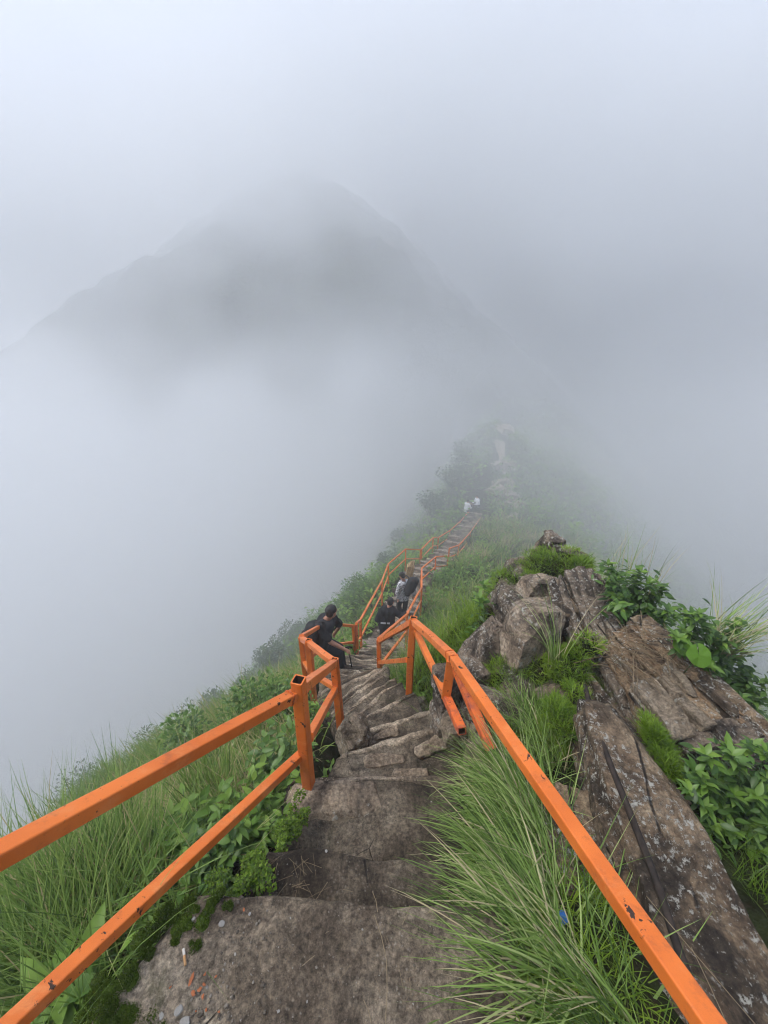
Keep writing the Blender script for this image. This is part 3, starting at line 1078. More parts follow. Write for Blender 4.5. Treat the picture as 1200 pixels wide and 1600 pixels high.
rock('top_stone', OUT, tuple(at(847, 872, 4.2)), (.20, .2, .24), (0, -10, 40), 'rock_grey', seed=37, n=10, round_=.3, amp=.12)

o = rock('rock', None, at(697, 1108, 2.98), (.20, .26, .74), (-8, 4, 12), 'rock_grey', seed=41, n=18, round_=.35, amp=.14, strata=.03)
tag(o, 'upright dark weathered rock like a stump under the cut-off rail', 'rock')
o = rock('rock', None, at(551, 1152, 3.1), (.24, .26, .34), (0, 0, 20), 'rock_tan', seed=42, n=18, round_=.45, amp=.15)
tag(o, 'tan boulder set in the left edge of the steps beyond the first post', 'rock')
o = rock('rock', None, at(652, 1103, 3.95), (.20, .16, .14), (0, 0, 20), 'rock_tan', seed=43, n=10, round_=.5, amp=.12)
tag(o, 'pale flat stone at the foot of the tall right post', 'rock')
o = rock('rock', None, at(742, 1175, 2.52), (.13, .22, .30), (10, -6, -20), 'rock_tan', seed=44, n=10, round_=.3, amp=.1)
tag(o, 'slanting grey-brown stone beside the foot of the rusty prop', 'rock')
o = rock('rock', None, at(712, 1142, 2.72), (.22, .20, .22), (0, 10, 10), 'rock_tan', seed=45, n=10, round_=.4, amp=.12)
tag(o, 'tan stone below the end of the cut-off rail', 'rock')

# pale stones worn into the front edges of the top steps
for k, (px, py, d, dims, rz) in enumerate(((521, 1254, 2.315, (.52, .20, .10), 2), (642, 1212, 2.74, (.24, .075, .06), 0),
                                           (600, 1190, 2.86, (.30, .10, .07), 8), (684, 1162, 2.93, (.34, .09, .07), 24), (604, 1149, 3.33, (.20, .08, .06), 20), (626, 1372, 1.80, (.10, .05, .03), -10))):
    p = at(px, py, d - .035)
    me = rock_mesh('edge_stone', dims, M['rock_pale'], seed=60 + k, n=18, round_=.35, amp=.16, cuts=5)
    link('edge_stone', me, stairs, mw=Matrix.Translation(Vector(p - SO)) @ Matrix.Rotation(R(rz), 4, 'Z'))
# loose stone kerbs along the far flight
kerb = rock_mesh('tread_stone', (.42, .2, .12), M['rock_far'], seed=70, n=6, round_=.3, amp=.14)
for k, (fl, fr, z) in enumerate(STEP_EDGES):
    if fl[1] < 7.5:
        continue
    for s in (.18, .5, .82):
        if random.random() < .25:
            continue
        p = fl + (fr - fl) * (s + random.uniform(-.08, .08))
        link('tread_stone', kerb, stairs, mw=Matrix.Translation(Vector((p[0], p[1], z + .0)) - Vector(SO)) @ Matrix.Rotation(random.uniform(-.3, .3), 4, 'Z') @ Matrix.Diagonal((random.uniform(.6, 1.2), random.uniform(.7, 1.2), 1, 1)))

# rubble and crag by the far path
FAR_LB = ('grey boulder just right of the far seated walkers, faint in fog', 'largest grey boulder above and right of the far walkers', 'grey boulder between the far walkers and the far railing',
          'pale rubble stone left of the foot of the far railing', 'pale rubble stone right at the foot of the far railing', 'leftmost pale rubble stone below the grey boulders', 'small pale stone right of the far railing',
          'pale crag beside the upper end of the far railing', 'faint crag on the hump above the grey boulders', 'highest pale crag where the path climbs into fog')
for k, (px, py, d, s) in enumerate(((770, 775, 32, 1.6), (783, 768, 33, 1.8), (795, 783, 32, 1.3), (790, 800, 31, .9), (804, 803, 31, .8), (780, 801, 30.5, .7), (815, 800, 32, .6), (792, 745, 37, 1.6), (775, 750, 36, 1.9), (785, 715, 42, 2.0))):
    p = at(px, py, d)
    p[2] = max(p[2], gz(p[0], p[1]))
    o = rock('path_rock', None, p + V3(0, 0, -.1 * s), (s, s * .8, s * .9), (random.uniform(-15, 15), 5, random.uniform(0, 90)), 'rock_far', seed=80 + k, n=10, round_=.35, amp=.14)
    tag(o, FAR_LB[k], 'rock', 'far rocks by the path')

# pale dirt trail climbing the far crest
tr = [on_ground_far for on_ground_far in ((800, 812, 33), (806, 800, 34), (808, 785, 35.5), (803, 770, 37), (795, 752, 39.5), (788, 735, 42), (784, 715, 45), (780, 690, 49))]
TP = []
for (u_, v_, d_) in tr:
    best = None
    for dd in np.linspace(20, 60, 500):
        pt = at(u_, v_, dd)
        if pt[2] <= gz(pt[0], pt[1]):
            best = pt
            break
    TP.append(best if best is not None else at(u_, v_, d_))
TP = np.array(TP)
tsx = np.linspace(0, len(TP) - 1, 60)
TP = np.stack([np.interp(tsx, np.arange(len(TP)), TP[:, k]) for k in range(3)], -1)
rowsv = []
for i_, p_ in enumerate(TP):
    wd_ = .36 + .3 * fnoise(i_ * .21, 3.0, 3, 4)
    for o_ in np.linspace(-1, 1, 7):
        xx, yy = p_[0] + o_ * wd_, p_[1]
        rowsv.append((xx, yy, gz(xx, yy) + .22 - .12 * abs(o_)))
i, j = np.meshgrid(np.arange(59), np.arange(6), indexing='ij')
q = np.stack([i * 7 + j, i * 7 + j + 1, (i + 1) * 7 + j + 1, (i + 1) * 7 + j], -1).reshape(-1, 4)
tag(link('dirt_path', mesh_np('dirt_path', rowsv, q, None, M['rock_far'])), 'pale dirt trail climbing the far crest into fog', kind='structure')

# ------------------------------------------------------------------ pipe on the crag
g = Geo()
pp = [lev(914, 1072, -2.06), lev(926, 1120, -1.975), lev(946, 1175, -1.935), lev(972, 1240, -1.925), lev(1008, 1330, -1.925), lev(1034, 1400, -1.925), lev(1058, 1480, -1.925), lev(1092, 1565, -1.925), lev(1130, 1650, -1.925)]
pp = np.array(pp)
ts = np.linspace(0, len(pp) - 1, 40)
pts = np.stack([np.interp(ts, np.arange(len(pp)), pp[:, k]) for k in range(3)], -1)
for _ in range(3):
    pts[1:-1] = (pts[:-2] + 2 * pts[1:-1] + pts[2:]) / 4
tube_geo(g, pts, .0145, 10)
tag(link('pipe', g.mesh('pipe', M['cable'])), 'thin dark weathered pipe lying down the long rock slab', 'pipe')


# ------------------------------------------------------------------ plants
def blades(g, roots, az, lean, bend, length, width, seg=4, var=None, up=None):
    N = len(roots)
    roots = np.asarray(roots, float)
    dh = np.stack([np.cos(az), np.sin(az), np.zeros(N)], -1)
    sd_ = np.stack([-np.sin(az), np.cos(az), np.zeros(N)], -1)
    tw = rng.uniform(-.6, .6, N)
    p = roots.copy()
    V = np.empty((N, seg + 1, 2, 3))
    for k in range(seg + 1):
        f = k / seg
        wk = width * (1 - f ** 1.8) * (.65 + .35 * min(1, f * 4)) + width * .04
        sdk = sd_ * np.cos(tw)[:, None] + np.array((0, 0, 1.0)) * np.sin(tw)[:, None]
        V[:, k, 0] = p - sdk * (wk / 2)[:, None]
        V[:, k, 1] = p + sdk * (wk / 2)[:, None]
        if k < seg:
            a = lean + bend * ((k + .5) / seg) ** 1.2
            p = p + (length / seg)[:, None] * (np.sin(a)[:, None] * dh + np.cos(a)[:, None] * np.array((0, 0, 1.0)))
    base = np.arange(N)[:, None] * (2 * (seg + 1))
    k = np.arange(seg)[None, :] * 2
    b = base + k
    q = np.stack([b, b + 1, b + 3, b + 2], -1).reshape(-1, 4)
    if var is None:
        var = rng.random(N)
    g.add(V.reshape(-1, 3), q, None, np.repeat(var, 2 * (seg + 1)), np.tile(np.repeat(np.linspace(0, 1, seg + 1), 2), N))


def leaf_tmpl(kind='pointed', fold=.25, droop=.25):
    if kind == 'pointed':
        prof = [(0, .02), (.18, .16), (.42, .22), (.7, .15), (1, .0)]
    elif kind == 'narrow':
        prof = [(0, .02), (.3, .085), (.65, .07), (1, 0)]
    elif kind == 'tiny':
        prof = [(0, .03), (.45, .26), (1, 0)]
    v, q = [], []
    for (x, w_) in prof:
        z = -droop * x * x
        v += [(x, -w_, z + fold * w_), (x, 0, z), (x, w_, z + fold * w_)]
    for i in range(len(prof) - 1):
        a = i * 3
        q += [(a, a + 1, a + 4, a + 3), (a + 1, a + 2, a + 5, a + 4)]
    return np.array(v, float), np.array(q)


LT = {k: leaf_tmpl(k) for k in ('pointed', 'narrow', 'tiny')}


def leaves(g, pos, az, pitch, size, kind='pointed', roll=None, var=None):
    """pitch: angle of the leaf axis above horizontal"""
    tv, tq = LT[kind]
    N = len(pos)
    roll = rng.uniform(-.5, .5, N) if roll is None else roll
    cx, sx = np.cos(az), np.sin(az)
    cp, sp_ = np.cos(pitch), np.sin(pitch)
    X = np.stack([cx * cp, sx * cp, sp_], -1)
    Yv = np.stack([-sx, cx, np.zeros(N)], -1)
    Z = np.cross(X, Yv)
    Y2 = Yv * np.cos(roll)[:, None] + Z * np.sin(roll)[:, None]
    Z2 = np.cross(X, Y2)
    V = pos[:, None, :] + size[:, None, None] * (tv[None, :, :1] * X[:, None, :] + tv[None, :, 1:2] * Y2[:, None, :] + tv[None, :, 2:] * Z2[:, None, :])
    q = (tq[None] + (np.arange(N) * len(tv))[:, None, None]).reshape(-1, 4)
    if var is None:
        var = rng.random(N)
    g.add(V.reshape(-1, 3), q, None, np.repeat(var, len(tv)), np.tile(tv[:, 0], N))


def project(p):
    p = np.asarray(p)
    d = p[..., 1] * CP - p[..., 2] * SP
    up = p[..., 1] * SP + p[..., 2] * CP
    return 600 + FPX * p[..., 0] / d, 800 - FPX * up / d, d


def scatter(dmin, dmax, dens, xr, yr, side, margin=.1):
    n = int(dens * (xr[1] - xr[0]) * (yr[1] - yr[0]))
    x = rng.uniform(xr[0], xr[1], n)
    y = rng.uniform(yr[0], yr[1], n)
    z = ground(x, y)
    u, v, d = project(np.stack([x, y, z], -1))
    lat = x - cl_x(y)
    ok = (d > dmin) & (d <= dmax) & (u > -150) & (u < 1350) & (v > 500) & (v < 1800)
    ok &= np.abs(lat) > cl_w(y) + margin
    if side == 'L':
        ok &= lat < 0
    elif side == 'R':
        ok &= lat > 0
    return np.stack([x, y, z], -1)[ok]


def tufts(g, cen, per, length, width, spread, seg, lean=(.1, .7), bend=(.3, 1.2), downhill=None, vbias=0.0):
    N = len(cen)
    if N == 0:
        return
    idx = np.repeat(np.arange(N), per)
    n = len(idx)
    ts_ = (.55 + .9 * rng.random(N))[idx]
    tv = np.clip(.5 + .9 * fnoise(cen[:, 0] * .9, cen[:, 1] * .9, 3, 8) + vbias, 0, 1)[idx]
    az = rng.uniform(0, 2 * np.pi, n)
    if downhill is not None:
        az = np.where(rng.random(n) < .55, downhill + rng.normal(0, .7, n), az)
    r = spread * np.sqrt(rng.random(n))
    a2 = rng.uniform(0, 2 * np.pi, n)
    roots = cen[idx] + np.stack([r * np.cos(a2), r * np.sin(a2), -.02 * np.ones(n)], -1)
    L = length * ts_ * rng.uniform(.5, 1.1, n)
    blades(g, roots, az, rng.uniform(*lean, n), rng.uniform(*bend, n), L, width * rng.uniform(.6, 1.3, n), seg,
           np.clip(tv + rng.normal(0, .22, n), 0, 1))


LEFT_DOWN = math.pi * .95


def patch(p, scale, thr, s):
    return fnoise(p[:, 0] * scale, p[:, 1] * scale, 3, s) > thr


def hillside():
    g = Geo()
    c = scatter(.5, 3.2, 130, (-5, 0), (-1, 4), 'L', .16)
    tufts(g, c, 13, .46, .0062, .05, 5, downhill=LEFT_DOWN, lean=(.1, .8), bend=(.4, 1.4), vbias=.12)
    c = scatter(3.2, 7, 60, (-9, 1), (0, 9), 'L', .2)
    c = c[patch(c, .6, -.18, 5)]
    tufts(g, c, 13, .46, .009, .08, 4, downhill=LEFT_DOWN, vbias=.18)
    c = scatter(7, 14, 26, (-14, 8), (2, 16), 'L', .25)
    c = c[patch(c, .5, -.12, 5)]
    tufts(g, c, 12, .55, .016, .14, 3, downhill=LEFT_DOWN, vbias=.18)
    c = scatter(14, 26, 7, (-18, 14), (6, 30), 'L', .3)
    tufts(g, c, 11, .6, .03, .22, 2, downhill=LEFT_DOWN)
    c = scatter(26, 60, 1.6, (-25, 40), (16, 62), 'L', .3)
    tufts(g, c, 12, .8, .07, .5, 2)
    tag(link('slope_grass', g.mesh('slope_grass', M['grass'])), 'long green grass over the slope left of the stairs', 'grass', kind='stuff')
    g = Geo()
    c = scatter(3.0, 9, 70, (-.5, 6), (3.9, 11), 'R', .12)
    c = c[(c[:, 1] > 4.3) | (c[:, 0] < .95)]
    tufts(g, c, 12, .60, .010, .09, 4, vbias=.25)
    c = scatter(9, 16, 26, (0, 12), (5, 18), 'R', .2)
    tufts(g, c, 13, .7, .016, .15, 3, vbias=.3)
    c = scatter(16, 28, 8, (0, 22), (10, 32), 'R', .3)
    tufts(g, c, 13, .75, .032, .25, 2, vbias=.25)
    c = scatter(28, 62, 1.8, (4, 45), (20, 62), 'R', .3)
    tufts(g, c, 12, .9, .075, .5, 2)
    tag(link('ridge_grass', g.mesh('ridge_grass', M['grass'])), 'tall pale green grass on the ridge right of the lower stairs', 'grass', kind='stuff')
    g = Geo()
    c = scatter(.6, 4.6, 420, (.2, 2.6), (-.2, 4.6), 'R', .05)
    c = c[~((c[:, 0] > .86) & (c[:, 0] < 1.5) & (c[:, 1] < 1.65))]
    tufts(g, c, 9, .17, .0045, .04, 3, vbias=.0)
    c = scatter(2.2, 5.2, 150, (.2, 1.5), (2.0, 4.6), 'R', .05)
    c = c[c[:, 0] < .62 + .30 * (c[:, 1] - 2)]
    tufts(g, c, 12, .42, .007, .06, 4, vbias=.1)
    tag(link('crag_grass', g.mesh('crag_grass', M['short_grass'])), 'short grass rooted between the rocks of the crag', 'grass', kind='stuff')
    # broad leafed ground cover
    g = Geo()

    def cover(c, per, size, spread, h, kind, thr=None):
        if thr is not None:
            c = c[patch(c, .55, thr, 6)]
        n = len(c) * per
        idx = np.repeat(np.arange(len(c)), per)
        a2 = rng.uniform(0, 2 * np.pi, n)
        r = spread * np.sqrt(rng.random(n))
        hh = h * rng.random(n) * (.5 + .9 * rng.random(len(c)))[idx]
        pos = c[idx] + np.stack([r * np.cos(a2), r * np.sin(a2), hh], -1)
        vb = np.clip(.45 + .8 * fnoise(c[:, 0] * .7, c[:, 1] * .7, 3, 12), 0, 1)[idx]
        leaves(g, pos, rng.uniform(0, 2 * np.pi, n), rng.uniform(-.3, .7, n), size * rng.uniform(.5, 1.2, n), kind, var=np.clip(vb + rng.normal(0, .2, n) + .3 * hh / h - .15, 0, 1))

    cover(scatter(.6, 3.2, 60, (-5, 0), (-1, 4), 'L', .2), 9, .06, .08, .18, 'pointed', -.05)
    cover(scatter(3.2, 7, 46, (-9, 1), (0, 9), 'L', .1), 12, .07, .12, .28, 'pointed', -.05)
    cover(scatter(7, 14, 26, (-14, 8), (2, 16), 'L', .1), 12, .11, .2, .4, 'tiny', -.05)
    cover(scatter(14, 26, 7, (-18, 14), (6, 30), 'L', .2), 14, .19, .4, .7, 'tiny')
    cover(scatter(26, 60, 2.0, (-25, 40), (16, 62), 'L', .2), 14, .36, .7, 1.1, 'tiny')
    cover(scatter(3.4, 14, 12, (-.5, 9), (4.3, 16), 'R', .1), 10, .10, .16, .35, 'pointed', .08)
    cover(scatter(14, 28, 4, (0, 22), (10, 32), 'R', .2), 14, .19, .4, .7, 'tiny', .0)
    cover(scatter(28, 62, 1.6, (4, 45), (20, 62), 'R', .2), 14, .36, .7, 1.1, 'tiny')
    tag(link('ground_cover', g.mesh('ground_cover', M['leaf_bright'])), 'low leafy weeds growing between the grass on both slopes', 'weeds', kind='stuff')


hillside()


def shrub(label, base, rx, rz, nl, size, mat='leaf_dark', kind='tiny', name='shrub', group=None, ry=None, nst=9, lumps=7, seed=0):
    """bush: stems fanning from the base, leaves gathered in uneven clumps"""
    rg = np.random.default_rng(100 + seed)
    base = np.asarray(base, float)
    ry = ry or rx
    o = empty(name, base)
    tag(o, label, 'shrub', group)
    cs = rg.normal(0, 1, (lumps, 3))
    cs /= np.linalg.norm(cs, axis=1)[:, None]
    cs = cs * rg.uniform(.35, .8, (lumps, 1)) * np.array((rx, ry, rz * .62)) + np.array((0, 0, rz * .62))
    cs[:, 2] = np.maximum(cs[:, 2], rz * .16)
    rad = rg.uniform(.28, .5, lumps)
    g = Geo()
    for k in range(nst):
        c = cs[k % lumps]
        m = c * .5 + rg.normal(0, .06, 3) * rz
        pts = np.array([(0, 0, -.12), m * .55, m, c * .96])
        tube_geo(g, pts, np.array((.022, .017, .012, .005)) * max(rx, rz) * 1.0, 5)
    link('branches', g.mesh('branches', M['stem']), o)
    g = Geo()
    idx = rg.integers(0, lumps, nl)
    dv = rg.normal(0, 1, (nl, 3))
    dv /= np.linalg.norm(dv, axis=1)[:, None]
    rr = rg.random(nl) ** .45
    pos = cs[idx] + dv * (rr * rad[idx])[:, None] * np.array((rx, ry, rz * .75))
    pos[:, 2] = np.maximum(pos[:, 2], .02)
    az = np.arctan2(dv[:, 1], dv[:, 0]) + rg.normal(0, .6, nl)
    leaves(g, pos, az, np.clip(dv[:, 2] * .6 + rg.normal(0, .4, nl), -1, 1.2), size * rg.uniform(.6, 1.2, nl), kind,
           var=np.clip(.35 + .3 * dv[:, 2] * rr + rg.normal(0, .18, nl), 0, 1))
    link('foliage', g.mesh('foliage', M[mat]), o)
    return o


def on_ground(u, v, d0, d1):
    """first hit of a photo pixel's ray with the ground between two depths"""
    for d in np.linspace(d0, d1, 400):
        p = at(u, v, d)
        if p[2] <= gz(p[0], p[1]):
            return p
    p = at(u, v, d1)
    p[2] = gz(p[0], p[1])
    return p


SHR = [  # u, v of the foot, depth range, rx, rz, leaves, size, label
    (150, 1235, 1.5, 9, .75, .80, 1500, .075, 'grey-green shrub at the lower left edge of the slope, hazy'),
    (60, 1300, 1.5, 9, .60, .60, 1100, .07, 'low hazy shrub at the far left above the near rail'),
    (275, 1150, 1.5, 10, .75, .95, 1700, .08, 'dark spiky shrub standing on the slope edge left of centre'),
    (340, 1100, 1.5, 11, .80, .85, 1600, .085, 'rounded dark shrub on the slope edge above the spiky one'),
    (385, 1075, 1.5, 12, .60, .60, 1100, .085, 'dark low bush on the slope between two larger shrubs'),
    (425, 1040, 1.5, 13, .75, .90, 1500, .095, 'small dark bush on the slope edge left of the landing'),
    (455, 1000, 1.5, 16, .80, .80, 1200, .10, 'hazy bush behind the landing corner post'),
    (300, 1215, 1.5, 8, .55, .55, 1200, .065, 'bushy green shrub in the middle of the left slope'),
    (415, 1150, 1.5, 8, .45, .50, 1100, .06, 'leafy shrub on the slope behind the first post'),
    (560, 935, 3, 20, .80, .70, 1200, .10, 'green bush left of the lower flight'),
    (545, 960, 3, 16, .70, .60, 1100, .10, 'broad-leafed bush beyond the leaning man'),
    (610, 870, 6, 26, 1.1, .9, 1300, .14, 'green bush left of the bend in the lower railing'),
    (640, 828, 8, 34, 1.4, 1.2, 1300, .18, 'hazy bush beside the distant flight'),
]
for k, (u_, v_, d0, d1, rx, rz, nl, sz, lb) in enumerate(SHR):
    p = on_ground(u_, v_, d0, d1)
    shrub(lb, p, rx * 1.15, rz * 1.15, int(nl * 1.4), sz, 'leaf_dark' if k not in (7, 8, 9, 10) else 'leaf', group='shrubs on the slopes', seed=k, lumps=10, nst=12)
for k, (u_, v_, d, rx, rz, lb) in enumerate((
        (690, 782, 31, 1.7, 1.7, 'dark hazy bush left of the far seated walkers'), (712, 765, 33, 1.7, 1.8, 'dark hazy bush just behind the far seated walkers'),
        (735, 748, 35, 2.0, 2.0, 'tall faint bush on the hump above the far walkers'), (762, 758, 34.5, 1.5, 1.7, 'faint grey bush on the crag right of the far walkers'),
        (725, 728, 38, 2.2, 2.0, 'faint rounded bush on the top of the hump'), (760, 715, 41, 2.2, 2.0, 'very faint bush where the path climbs into fog'))):
    p = at(u_, v_, d)
    p[2] = min(p[2], gz(p[0], p[1]) + .5)
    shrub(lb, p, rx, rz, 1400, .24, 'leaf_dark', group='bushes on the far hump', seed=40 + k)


# ---- tussocks of long grass right of the top steps
def tussock(label, base, n, length, width, az0, azs, lean, bend, spread, seg=7, mat='tussock', vb=0.0, dead=.06):
    base = np.asarray(base, float)
    az = az0 + rng.normal(0, azs, n)
    a2 = rng.uniform(0, 2 * np.pi, n)
    r = spread * np.sqrt(rng.random(n))
    roots = np.stack([r * np.cos(a2), r * np.sin(a2) * 1.2, -.04 * np.ones(n)], -1)
    var = np.clip(rng.normal(.5 + vb, .27, n), 0, .93)
    var[rng.random(n) < dead * 1.3] = 1.0
    odd = rng.random(n) < .2
    bend = (bend[0], bend[1] * 1.15)
    az = np.where(odd, az + rng.normal(0, 1.0, n), az)
    g = Geo()
    bd = np.where(rng.random(n) < .10, rng.uniform(1.6, 2.6, n), rng.uniform(*bend, n))
    blades(g, roots, az, rng.uniform(*lean, n), bd, length * rng.uniform(.35, 1.15, n), width * rng.uniform(.5, 1.4, n), seg, var)
    o = link('grass_tussock', g.mesh('grass_tussock', M[mat]), None, base)
    return tag(o, label, 'grass', 'grass tussocks beside the top steps')


W = math.pi
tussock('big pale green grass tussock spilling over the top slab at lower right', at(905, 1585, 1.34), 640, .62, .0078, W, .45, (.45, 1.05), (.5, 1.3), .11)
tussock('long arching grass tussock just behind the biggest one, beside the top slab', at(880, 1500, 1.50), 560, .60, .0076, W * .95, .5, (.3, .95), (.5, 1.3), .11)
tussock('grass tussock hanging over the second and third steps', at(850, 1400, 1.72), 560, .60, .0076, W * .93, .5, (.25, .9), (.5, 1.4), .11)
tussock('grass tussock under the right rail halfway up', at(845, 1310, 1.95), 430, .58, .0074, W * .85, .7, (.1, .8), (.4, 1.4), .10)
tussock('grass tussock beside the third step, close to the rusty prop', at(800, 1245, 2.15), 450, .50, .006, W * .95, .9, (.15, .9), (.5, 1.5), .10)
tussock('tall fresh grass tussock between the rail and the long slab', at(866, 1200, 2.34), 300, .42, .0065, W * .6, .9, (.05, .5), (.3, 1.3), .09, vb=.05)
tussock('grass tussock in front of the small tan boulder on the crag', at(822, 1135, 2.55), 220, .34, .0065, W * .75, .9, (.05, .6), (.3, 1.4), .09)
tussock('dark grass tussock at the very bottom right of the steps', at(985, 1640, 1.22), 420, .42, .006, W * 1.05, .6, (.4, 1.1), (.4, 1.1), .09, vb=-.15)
tussock('few tall blades rising in front of the grey boulder face', at(866, 1045, 2.75), 26, .72, .008, W * .7, .6, (.0, .25), (.2, .9), .04, vb=.2)
tussock('wispy grass on the top right brow of the crag', at(1130, 1000, 2.55), 140, .52, .005, -.1, .6, (.3, .9), (.2, .8), .10, vb=.1, dead=.2)
tussock('thin seed grass standing on the shrub brow behind the crag', at(985, 905, 3.3), 60, .50, .004, 0, 2.0, (.0, .35), (.1, .6), .22, vb=.1, dead=.5)


# ---- short turf cushions on the crag
def turf(label, pts, n, length, width, mat='short_grass', az0=None):
    """pts: list of (pos, rx, ry, rz) mounds"""
    g = Geo()
    g2 = Geo()
    base = np.asarray(pts[0][0], float)
    o = empty('turf_cushion', base)
    tag(o, label, 'turf', 'turf cushions on the crag')
    for (p, rx, ry, rz) in pts:
        p = np.asarray(p, float) - base
        th = rng.uniform(0, 2 * np.pi, n)
        cz = rng.random(n)
        sr = np.sqrt(1 - cz * cz)
        nrm = np.stack([sr * np.cos(th), sr * np.sin(th), cz], -1)
        wob = 1 + .55 * fnoise(np.cos(th) * 2.2 + p[0] * 9, np.sin(th) * 2.2 + cz * 2 + p[1] * 9, 3, 5)
        roots = p + nrm * np.array((rx, ry, rz)) * wob[:, None]
        az = np.where(rng.random(n) < .6, rng.uniform(0, 2 * np.pi, n), th + rng.normal(0, .8, n))
        if az0 is not None:
            az = np.where(rng.random(n) < .5, az0 + rng.normal(0, .5, n), az)
        vb = .5 + .8 * fnoise(roots[:, 0] * 7, roots[:, 1] * 7, 2, 3)
        keep = fnoise(roots[:, 0] * 11, roots[:, 1] * 11 + roots[:, 2] * 5, 2, 9) > rng.uniform(-.5, .12, n)
        roots, az, cz, vb = roots[keep], az[keep], cz[keep], vb[keep]
        n_k = len(az)
        blades(g, roots, az, np.arccos(np.clip(cz, 0, 1)) * .3 + rng.uniform(0, .7, n_k), rng.uniform(.2, 1.1, n_k), length * (.55 + 1.1 * np.abs(fnoise(roots[:, 0] * 6, roots[:, 1] * 6, 2, 2))) * rng.uniform(.35, 1.3, n_k), width * rng.uniform(.8, 1.5, n_k), 3,
               np.clip(vb + rng.normal(0, .2, n_k), 0, 1))
        v, q = _cs[10]
        sp_ = v / np.linalg.norm(v, axis=1)[:, None]
        g2.add(p + sp_ * np.array((rx, ry, rz)) * .97 * (1 + .2 * fnoise(sp_[:, 0] * 2 + p[0], sp_[:, 1] * 2 + sp_[:, 2], 3, 6))[:, None], q)
    link('sod', g2.mesh('sod', M['soil']), o)
    tag(link('blades', g.mesh('blades', M[mat]), o), kind='stuff')
    return o


turf('rounded cap of bright short turf on the top of the crag',
     [(at(850, 886, 3.95), .17, .24, .07), (at(890, 876, 3.8), .13, .2, .06), (at(818, 905, 3.92), .15, .22, .08), (at(908, 892, 3.6), .07, .14, .05), (at(870, 870, 4.0), .12, .2, .06), (at(836, 912, 3.75), .10, .14, .05), (at(862, 882, 3.85), .12, .16, .06), (at(905, 885, 3.7), .10, .14, .05), (at(800, 925, 3.8), .10, .14, .06)], 1100, .10, .0046)
turf('turf hanging down the left shoulder of the crag', [(at(797, 925, 3.9), .16, .22, .15), (at(775, 955, 3.85), .14, .2, .15), (at(755, 985, 3.8), .12, .18, .15), (at(742, 1010, 3.7), .09, .14, .14)], 1300, .11, .0048, az0=W)
turf('bright turf cushion below the grey boulder face', [(at(800, 1062, 2.95), .17, .14, .11), (at(840, 1045, 2.9), .12, .12, .08)], 1500, .10, .0042)
turf('turf ledge between the boulder face and the bedded block', [(at(892, 1040, 2.72), .11, .13, .035), (at(922, 1008, 2.75), .07, .09, .03), (at(872, 1052, 2.75), .07, .09, .03), (at(906, 1022, 2.74), .05, .08, .03)], 1100, .085, .0045)
turf('bright fine turf tuft beside the top end of the pipe', [(at(885, 1128, 2.38), .09, .12, .03), (at(902, 1090, 2.47), .05, .08, .025), (at(862, 1155, 2.40), .08, .10, .03), (at(875, 1108, 2.45), .06, .07, .025)], 1300, .09, .0042)
turf('bright turf tuft growing in the gap between the two big slabs', [(at(1032, 1172, 2.10), .05, .09, .02), (at(1018, 1138, 2.18), .04, .06, .02), (at(1045, 1200, 2.02), .035, .06, .018), (at(1026, 1152, 2.14), .03, .05, .02)], 900, .08, .0038)
turf('dark short turf under the lower right rail', [(at(975, 1500, 1.50), .10, .18, .07), (at(940, 1420, 1.68), .10, .16, .08)], 1500, .10, .0042)
turf('mossy turf along the left foot of the crag', [(at(790, 1130, 2.75), .15, .2, .14), (at(850, 1180, 2.5), .16, .2, .12), (at(765, 1075, 3.05), .14, .18, .16)], 1300, .11, .0045)


# ---- leafy shrubs on the right
def leaf_mesh_var(k):
    rg = np.random.default_rng(300 + k)
    prof = [(0, .015), (.12, .11), (.3, .20), (.52, .215), (.76, .12), (1, 0)]
    v, q = [], []
    for (x, w_) in prof:
        z = -(.12 + .25 * rg.random()) * x * x
        wv = .02 * math.sin(x * 9 + k)
        v += [(x, -w_, z + .32 * w_ + wv), (x, 0, z), (x, w_, z + .32 * w_ - wv)]
    for i in range(len(prof) - 1):
        a = i * 3
        q += [(a, a + 1, a + 4, a + 3), (a + 1, a + 2, a + 5, a + 4)]
    v = np.array(v)
    return mesh_np('leaf', v, q, None, M['leaf'] if k % 3 else M['leaf_bright'], True, {'var': np.full(len(v), .3 + .65 * rg.random()), 'tt': v[:, 0]})


LEAF_V = [leaf_mesh_var(k) for k in range(10)]


